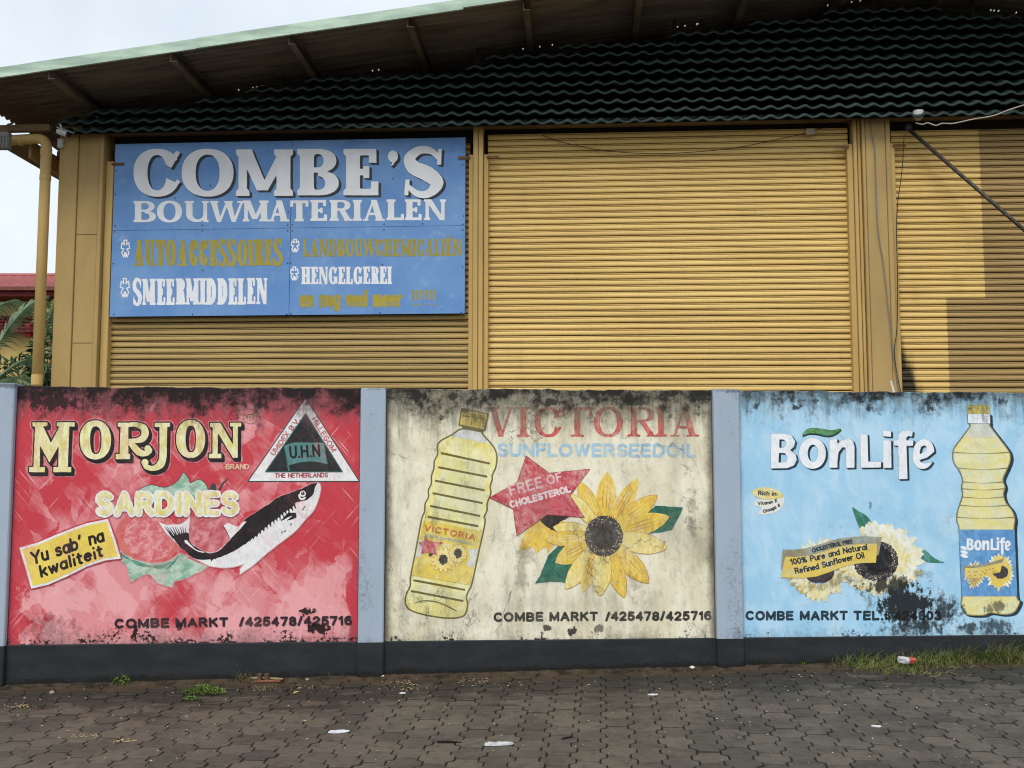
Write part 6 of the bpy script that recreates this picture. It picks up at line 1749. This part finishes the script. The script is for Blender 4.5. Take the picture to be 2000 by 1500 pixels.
def leafy(name, c, rad, n, seed, size, mat, label):
    rnd = random.Random(seed)
    root = empty(name, Matrix.Translation((c.x, c.y, -.05)), label, 'shrub')
    stem_ = MB(); lv_ = MB()
    h = c.z + .05
    for k in range(7):
        e = Vector((rnd.uniform(-.8, .8) * rad[0], rnd.uniform(-.8, .8) * rad[1], h + rnd.uniform(-.2, .8) * rad[2]))
        stem_.tube([(0, 0, 0), (e.x * .3, e.y * .3, h * .45), tuple(e)], [.03, .02, .006], 6)
    stem_.build('stem', M_BARK, root, True)
    for k in range(n):
        u = Vector((rnd.gauss(0, 1), rnd.gauss(0, 1), rnd.gauss(0, 1))).normalized() * rnd.uniform(.45, 1.0) ** .5
        p = Vector((u.x * rad[0], u.y * rad[1], h + u.z * rad[2]))
        d = (u + Vector((rnd.uniform(-.7, .7), rnd.uniform(-.7, .7), rnd.uniform(-.9, .3)))).normalized()
        sd = d.cross(Vector((rnd.uniform(-1, 1), rnd.uniform(-1, 1), rnd.uniform(.2, 1)))).normalized()
        L0, W0 = size * rnd.uniform(.6, 1.3), size * rnd.uniform(.28, .4)
        nr = d.cross(sd) * (L0 * .12)
        lv_.add([p, p + d * L0 * .45 + sd * W0 * .5 + nr, p + d * L0, p + d * L0 * .45 - sd * W0 * .5 + nr, p + d * L0 * .5], [(0, 1, 4), (1, 2, 4), (2, 3, 4), (3, 0, 4)])
    lv_.build('foliage', mat, root)
    return root
M_LEAF = plain('shrub_leaf', rgb(52, 84, 38), .5, .35, (2, 2, 2), c2=rgb(28, 50, 22))
leafy('shrub', at_(104, 705, 20.5), (.42, .5, .55), 420, 5, .2, M_LEAF, 'dark green broad leaved shrub between downpipe and corner post')
leafy('shrub', at_(20, 735, 22.0), (1.0, .6, .35), 500, 6, .2, M_LEAF, 'low dark shrub behind the palm fronds')
leafy('shrub', at_(103, 618, 24.5), (.22, .3, .22), 60, 8, .3, plain('bright_leaf', rgb(92, 132, 48), .5, .2), 'sprig of bright green leaves beside the corner post')

# ================================================================== ALONG THE FOOT OF THE WALL
M_GRASS = plain('grass_blade', rgb(110, 128, 62), .6, .3, (5, 5, 5), c2=rgb(60, 80, 36)); M_DRY = plain('dry_grass', rgb(132, 122, 78), .8, .25, (5, 5, 5))
M_WEED = plain('weed_leaf', rgb(104, 130, 60), .6, .25, (9, 9, 9))
def wfoot(px, out=.0):
    """a point on the paving `out` metres in front of the wall below pixel column px"""
    s = WALL.at(px, 1280)[0]; q = WALL.world(s, -out - .014, 0)
    return Vector((q.x, q.y, gz(q.x, q.y)))
def blade(mb, p, h, lean, w_, rnd):
    a = rnd.uniform(0, 6.283); d = Vector((math.cos(a), math.sin(a) * .6 - .25, 0)); sd = Vector((-math.sin(a), math.cos(a), 0)) * w_
    pts = [p + d * (lean * h * t * t) + Vector((0, 0, h * (t - .25 * lean * t * t))) for t in (0, .35, .7, 1)]
    mb.add([pts[0] - sd, pts[0] + sd, pts[1] - sd * .85, pts[1] + sd * .85, pts[2] - sd * .5, pts[2] + sd * .5, pts[3]], [(0, 1, 3, 2), (2, 3, 5, 4), (4, 5, 6)])
rnd = random.Random(21)
gm, dm_ = MB(), MB()
for k in range(4600):
    px = rnd.uniform(1610, 2120)
    dens = min(1, max(.0, (px - 1610) / 90)) * (1.0 - .35 * math.exp(-((px - 1880) / 40) ** 2))
    if rnd.random() > dens: continue
    wid = .05 + .17 * math.exp(-((px - 1730) / 75) ** 2) + .06 * math.exp(-((px - 2010) / 60) ** 2)
    out = abs(rnd.gauss(0, wid))
    if out > .38: continue
    p = wfoot(px, out)
    tall = math.exp(-out / .08)
    h = rnd.uniform(.02, .06) + tall * rnd.uniform(.0, .17) * (1.3 if px > 1940 else 1) + (.13 * rnd.random() * tall if rnd.random() < .12 else 0)
    (blade)(gm if rnd.random() < .62 else dm_, p, h, rnd.uniform(.3, 1.5), rnd.uniform(.0012, .0027), rnd)
tag(gm.build('grass', M_GRASS), 'green grass growing along the wall foot at the right', kind='stuff'); tag(dm_.build('dry_grass', M_DRY), 'dry yellowish grass stems among the green grass', kind='stuff')
mb = MB()
for k in range(26):
    px = rnd.uniform(1640, 1860); p = gat(px, rnd.uniform(1296, 1322)); a = rnd.uniform(-.6, .6); L0 = rnd.uniform(.08, .25)
    q = [p + Vector((L0 * t * math.cos(a), L0 * t * math.sin(a) + .03 * math.sin(t * 5 + k), .008 + .012 * math.sin(t * 7 + k))) for t in (0, .25, .5, .75, 1)]
    mb.tube(q, .0024, 4)
tag(mb.build('runner_stems', M_DRY), 'pale creeping grass runners on the paving', kind='stuff')
def weed(px, py, rx, ry, h, n, seed, label, size=.018):
    c = gat(px, py); rnd = random.Random(seed)
    root = empty('weed', Matrix.Translation(c), label, 'weed')
    st_, lf_ = MB(), MB()
    for k in range(max(6, n // 30)):
        a = rnd.uniform(0, 6.283); e = (rx * .7 * math.cos(a), ry * .7 * math.sin(a), h * rnd.uniform(.4, 1))
        st_.tube([(0, 0, -.005), (e[0] * .5, e[1] * .5, e[2] * .7), e], .0016, 4)
    for k in range(n):
        a, r = rnd.uniform(0, 6.283), math.sqrt(rnd.random())
        p = Vector((rx * r * math.cos(a), ry * r * math.sin(a), h * (1 - r * r) * rnd.uniform(.3, 1) + .006))
        d = Vector((rnd.uniform(-1, 1), rnd.uniform(-1, 1), rnd.uniform(.0, .9))).normalized(); sd = d.cross(Vector((rnd.random(), .3, 1))).normalized() * size * .3
        L0 = size * rnd.uniform(.6, 1.3)
        lf_.add([p, p + d * L0 * .5 + sd, p + d * L0, p + d * L0 * .5 - sd], [(0, 1, 2, 3)])
    st_.build('stem', M_WEED, root); lf_.build('foliage', M_WEED, root)
weed(237, 1338, .075, .05, .07, 260, 1, 'small green weed at the wall foot below the red mural')
weed(398, 1354, .155, .10, .05, 620, 2, 'wide flat green weed mat on the paving below the red mural')
weed(375, 1368, .06, .03, .02, 90, 4, 'yellowing weed tip beside the wide green weed mat')
weed(1565, 1299, .10, .05, .05, 260, 3, 'low weed tuft at the wall foot below the blue mural')
def tuft(px, py, n, h, spread_, seed, label, mat=M_DRY):
    c = gat(px, py); rnd = random.Random(seed); mb = MB()
    for k in range(n):
        blade(mb, Vector((rnd.gauss(0, spread_), rnd.gauss(0, spread_ * .5), 0)), rnd.uniform(.3, 1) * h, rnd.uniform(.2, 1.3), .0016, rnd)
    o = mb.build('grass_tuft', mat); o.location = c
    tag(o, label, 'grass tuft')
tuft(478, 1332, 70, .11, .04, 5, 'dry grass tuft beside the wood scraps at the wall foot')
tuft(520, 1347, 60, .05, .08, 6, 'flattened dry grass in front of the wood scraps')
tuft(637, 1346, 14, .05, .02, 7, 'tiny grass tuft in a paving joint left of the pillar')
tuft(664, 1326, 10, .08, .05, 8, 'few thin stalks at the wall foot left of the pillar')
tuft(1232, 1308, 16, .05, .02, 9, 'tiny green sprout at the wall foot below the cream mural', M_GRASS)
# strip of soil washed against the wall
mb = MB(); rnd = random.Random(4); n = 260; rows = []
for i in range(n + 1):
    px = -60 + 2200 * i / n
    wd = .055 + .04 * rnd.random() + .04 * math.sin(i * .21) ** 2
    rows.append([wfoot(px, -.01) + Vector((0, 0, .016 + .008 * rnd.random())), wfoot(px, wd * .5) + Vector((0, 0, .008 + .008 * rnd.random())), wfoot(px, wd) + Vector((0, 0, -.012))])
mb.add([p for r in rows for p in r], [(i * 3 + j, i * 3 + j + 1, i * 3 + j + 4, i * 3 + j + 3) for i in range(n) for j in (0, 1)])
m, nt, b = material('washed_soil')
P = nt.pos(); n1 = nt.noise(P, 9, 5, .65); n2 = nt.noise(P, 120, 3)
c = nt.mix(nt.step(n1, .35, .65), rgb(32, 27, 19), rgb(74, 61, 46)); c = nt.mix(nt.step(n2, .6, .8, 0, .5), c, rgb(140, 124, 100))
nt.put(b.inputs['Base Color'], c); b.inputs['Roughness'].default_value = 1; bump(nt, b, n2, .006, .8)
tag(mb.build('soil_strip', m, None, True), 'brown soil washed against the foot of the wall', kind='stuff')
# crumbs of litter
rnd = random.Random(9); mb = MB(); mb2 = MB()
for k in range(330):
    px, py = rnd.uniform(0, 2000), 1318 + 180 * rnd.random() ** 1.6
    if py < 1342 - px * .0275 + 8: py += 20
    p = gat(px, py); r = rnd.uniform(.0016, .0046) * (1.5 if rnd.random() < .08 else 1)
    a = rnd.uniform(0, 3.14); ca, sa = math.cos(a) * r * rnd.uniform(1, 2.2), math.sin(a) * r * rnd.uniform(1, 2.2)
    (mb if rnd.random() < .6 else mb2).add([p + Vector((ca, sa, .003)), p + Vector((-sa, ca, .003)), p + Vector((-ca, -sa, .003)), p + Vector((sa, -ca, .003)), p + Vector((0, 0, .003 + r))], [(0, 1, 4), (1, 2, 4), (2, 3, 4), (3, 0, 4)])
for cx1, cy1, sx_, sy_, n in ((800, 1340, 60, 10, 90), (170 * .25, 1380, 26, 4, 50), (165, 1437, 30, 4, 24), (940, 1330, 70, 8, 60), (240, 1448, 25, 4, 30), (560, 1344, 60, 6, 30)):
    for k in range(n):
        p = gat(rnd.gauss(cx1, sx_ * .5), rnd.gauss(cy1, sy_ * .5)); r = rnd.uniform(.0015, .004)
        mb2.add([p + Vector((r * 2, 0, .003)), p + Vector((0, r, .003)), p + Vector((-r * 2, 0, .003)), p + Vector((0, -r, .003)), p + Vector((0, 0, .003 + r))], [(0, 1, 4), (1, 2, 4), (2, 3, 4), (3, 0, 4)])
tag(mb.build('litter_crumbs', plain('pale_crumbs', rgb(176, 168, 156), .9, .1)), 'tiny pale crumbs scattered over the paving', kind='stuff')
tag(mb2.build('straw_crumbs', plain('straw_crumbs_mat', rgb(176, 152, 108), .9, .2)), 'tiny straw coloured bits scattered over the paving', kind='stuff')
def scrap(name, px, py, outline, h, mat, label, cat, seed=0):
    """a crumpled flat piece lying on the paving; outline in metres"""
    rnd = random.Random(seed); c = gat(px, py); mb = MB()
    q = smooth(outline, 3); n = len(q)
    lo_ = [(x, y, gz(c.x + x, c.y + y) - c.z + .003) for x, y in q]
    hi_ = [(x * .92, y * .92, gz(c.x + x, c.y + y) - c.z + .004 + h * rnd.uniform(.3, 1)) for x, y in q]
    mi = [(x * .45, y * .45, gz(c.x + x, c.y + y) - c.z + .004 + h * rnd.uniform(.2, 1.1)) for x, y in q]
    mb.add(lo_ + hi_ + mi, [(i, (i + 1) % n, n + (i + 1) % n, n + i) for i in range(n)] + [(n + i, n + (i + 1) % n, 2 * n + (i + 1) % n, 2 * n + i) for i in range(n)] + [tuple(range(2 * n, 3 * n))])
    o = mb.build(name, mat); o.location = c
    return tag(o, label, cat)
M_PAPER = plain('white_paper', rgb(200, 200, 204), .7, .12, (30, 30, 30)); M_TISS = plain('clear_plastic_film', rgb(182, 182, 182), .35, .15, (30, 30, 30))
scrap('paper_scrap', 662, 1430, [(-.065, -.01), (-.03, .012), (.01, .018), (.06, .012), (.055, -.004), (.01, -.03), (-.04, -.032)], .008, M_PAPER, 'crumpled white paper scrap on the paving in front of the pillar', 'litter', 1)
scrap('plastic_film', 975, 1455, [(-.085, -.02), (-.075, .02), (-.03, .012), (.0, .025), (.08, .018), (.07, -.008), (.02, -.022), (-.04, -.03)], .012, M_TISS, 'flat whitish plastic wrapper near the bottom edge of the paving', 'litter', 2)
scrap('paper_scrap', 1275, 1358, [(-.035, 0), (-.01, .012), (.03, .008), (.03, -.008), (-.01, -.014)], .006, M_PAPER, 'small bright paper scrap below the cream mural', 'litter', 3)
scrap('paper_scrap', 786, 1355, [(-.022, 0), (0, .014), (.022, .006), (.016, -.01), (-.012, -.012)], .006, M_PAPER, 'small pale scrap on the paving just right of the pillar foot', 'litter', 4)
scrap('paper_scrap', 1712, 1420, [(-.03, .01), (0, .016), (.028, -.004), (.012, -.018), (-.02, -.008)], .006, M_PAPER, 'greyish torn scrap on the paving below the blue mural', 'litter', 6)
# drinks packet in the grass
pk_ = wfoot(1757, .10); pk_.z += .045
root = empty('drink_packet', Matrix.Translation(pk_) @ Matrix.Rotation(.12, 4, 'Y') @ Matrix.Rotation(.3, 4, 'X'), 'crushed red and white packet lying in the grass', 'litter')
MB().add([(-.065, -.02, -.012), (-.02, -.024, -.018), (.02, -.02, -.016), (.02, -.02, .014), (-.025, -.014, .012), (-.06, -.02, .020), (-.062, .02, -.012), (-.02, .02, -.016), (.02, .02, -.016), (.02, .02, .016), (-.025, .02, .020), (-.058, .02, .014)], [(0, 1, 4, 5), (1, 2, 3, 4), (5, 4, 10, 11), (4, 3, 9, 10), (6, 11, 10, 7), (7, 10, 9, 8), (0, 5, 11, 6), (2, 8, 9, 3), (0, 6, 7, 1), (1, 7, 8, 2)]).build('packet_white', M_PAPER, root); MB().bbox(.0205, .065, -.019, .019, -.017, .019, .006).build('packet_red', plain('packet_red_print', rgb(206, 92, 84), .5, .15, (30, 30, 30)), root)
def stone(px, py, r, mat, label, seed):
    rnd = random.Random(seed); c = gat(px, py); mb = MB(); vs = []
    for i in range(5):
        ph = math.pi * (i + .5) / 5
        for j in range(8):
            th = j * math.pi / 4; k = rnd.uniform(.8, 1.15)
            vs.append((r * k * math.sin(ph) * math.cos(th), r * k * math.sin(ph) * math.sin(th) * .8, r * .75 * math.cos(ph) + r * .55))
    mb.add(vs, [(i * 8 + j, i * 8 + (j + 1) % 8, (i + 1) * 8 + (j + 1) % 8, (i + 1) * 8 + j) for i in range(4) for j in range(8)] + [tuple(range(8))[::-1], tuple(range(32, 40))])
    o = mb.build('stone', mat, None, True); o.location = c
    tag(o, label, 'stone')
M_STN = plain('white_stone', rgb(214, 210, 200), .8, .1, (30, 30, 30)); M_STG = plain('grey_stone', rgb(146, 138, 126), .9, .15, (30, 30, 30))
stone(747, 1325, .020, M_STN, 'bright white stone at the foot of the pillar left of the cream mural', 1)
stone(645, 1324, .020, M_STG, 'greyish stone at the wall foot left of the pillar', 2)
stone(600, 1330, .016, M_STG, 'small flat pale stone further left along the wall foot', 3)
stone(101, 1356, .020, M_STG, 'grey pointed stone on the paving below the left end of the red mural', 4)
stone(1352, 1308, .022, M_STN, 'whitish lump at the wall foot near the right end of the cream mural', 5)
def stick(px0, py0, px1, py1, r, mat, label, lift=.006):
    a, b_ = gat(px0, py0), gat(px1, py1); m_ = (a + b_) / 2 + Vector((0, .008, 0)); L0 = Vector((0, 0, lift))
    tag(MB().tube([a + L0, m_ + L0, b_ + L0], [r * .7, r, r * .6], 7).build('stick', mat, None, True), label, 'stick')
M_STK = plain('dark_stick', rgb(30, 26, 22), .9, .2); M_WOOD = plain('pale_wood', rgb(168, 142, 108), .85, .25, (8, 8, 30))
stick(853, 1450, 901, 1452, .006, M_STK, 'thin dark stick on the paving left of the plastic wrapper')
stick(1097, 1445, 1119, 1441, .006, M_STK, 'short dark twig on the paving right of the plastic wrapper')
stick(573, 1356, 584, 1352, .006, plain('yellow_straw', rgb(198, 178, 116), .8, .1), 'short yellow straw on the paving in front of the wood scraps')
stick(489, 1330, 552, 1332, .012, M_WOOD, 'weathered grey wood slat lying along the wall foot', .02)
stick(496, 1335, 548, 1334, .010, plain('red_wood', rgb(132, 84, 60), .85, .2), 'reddish brown stick lying below the grey wood slat', .012)
for i, (px, c_) in enumerate(((507, 'left'), (521, 'right'))):
    q = gat(px, 1333); o = MB().bbox(-.014, .014, -.02, .02, .012, .062, .004).build('wood_block', plain('brown_block_%d' % i, rgb(112, 84, 62), .9, .25, (20, 20, 20))); o.location = q
    tag(o, 'small brown wood block on the slat, the %s one of the pair' % c_, 'wood scrap')

# things of one kind, told apart by their labels, share a group
for pre, grp in (('stone', 'stones along the wall foot'), ('weed', 'weeds on the paving'), ('cable', 'cables on the warehouse front'), ('paper_scrap', 'paper scraps on the paving'), ('stick', 'sticks and straws on the paving'), ('wood_block', 'wood blocks at the wall foot'), ('shrub', 'shrubs behind the wall'), ('grass_tuft', 'grass tufts at the wall foot')):
    for o in bpy.data.objects:
        if o.parent is None and o.name.split('.')[0] == pre and 'category' in o: o['group'] = grp
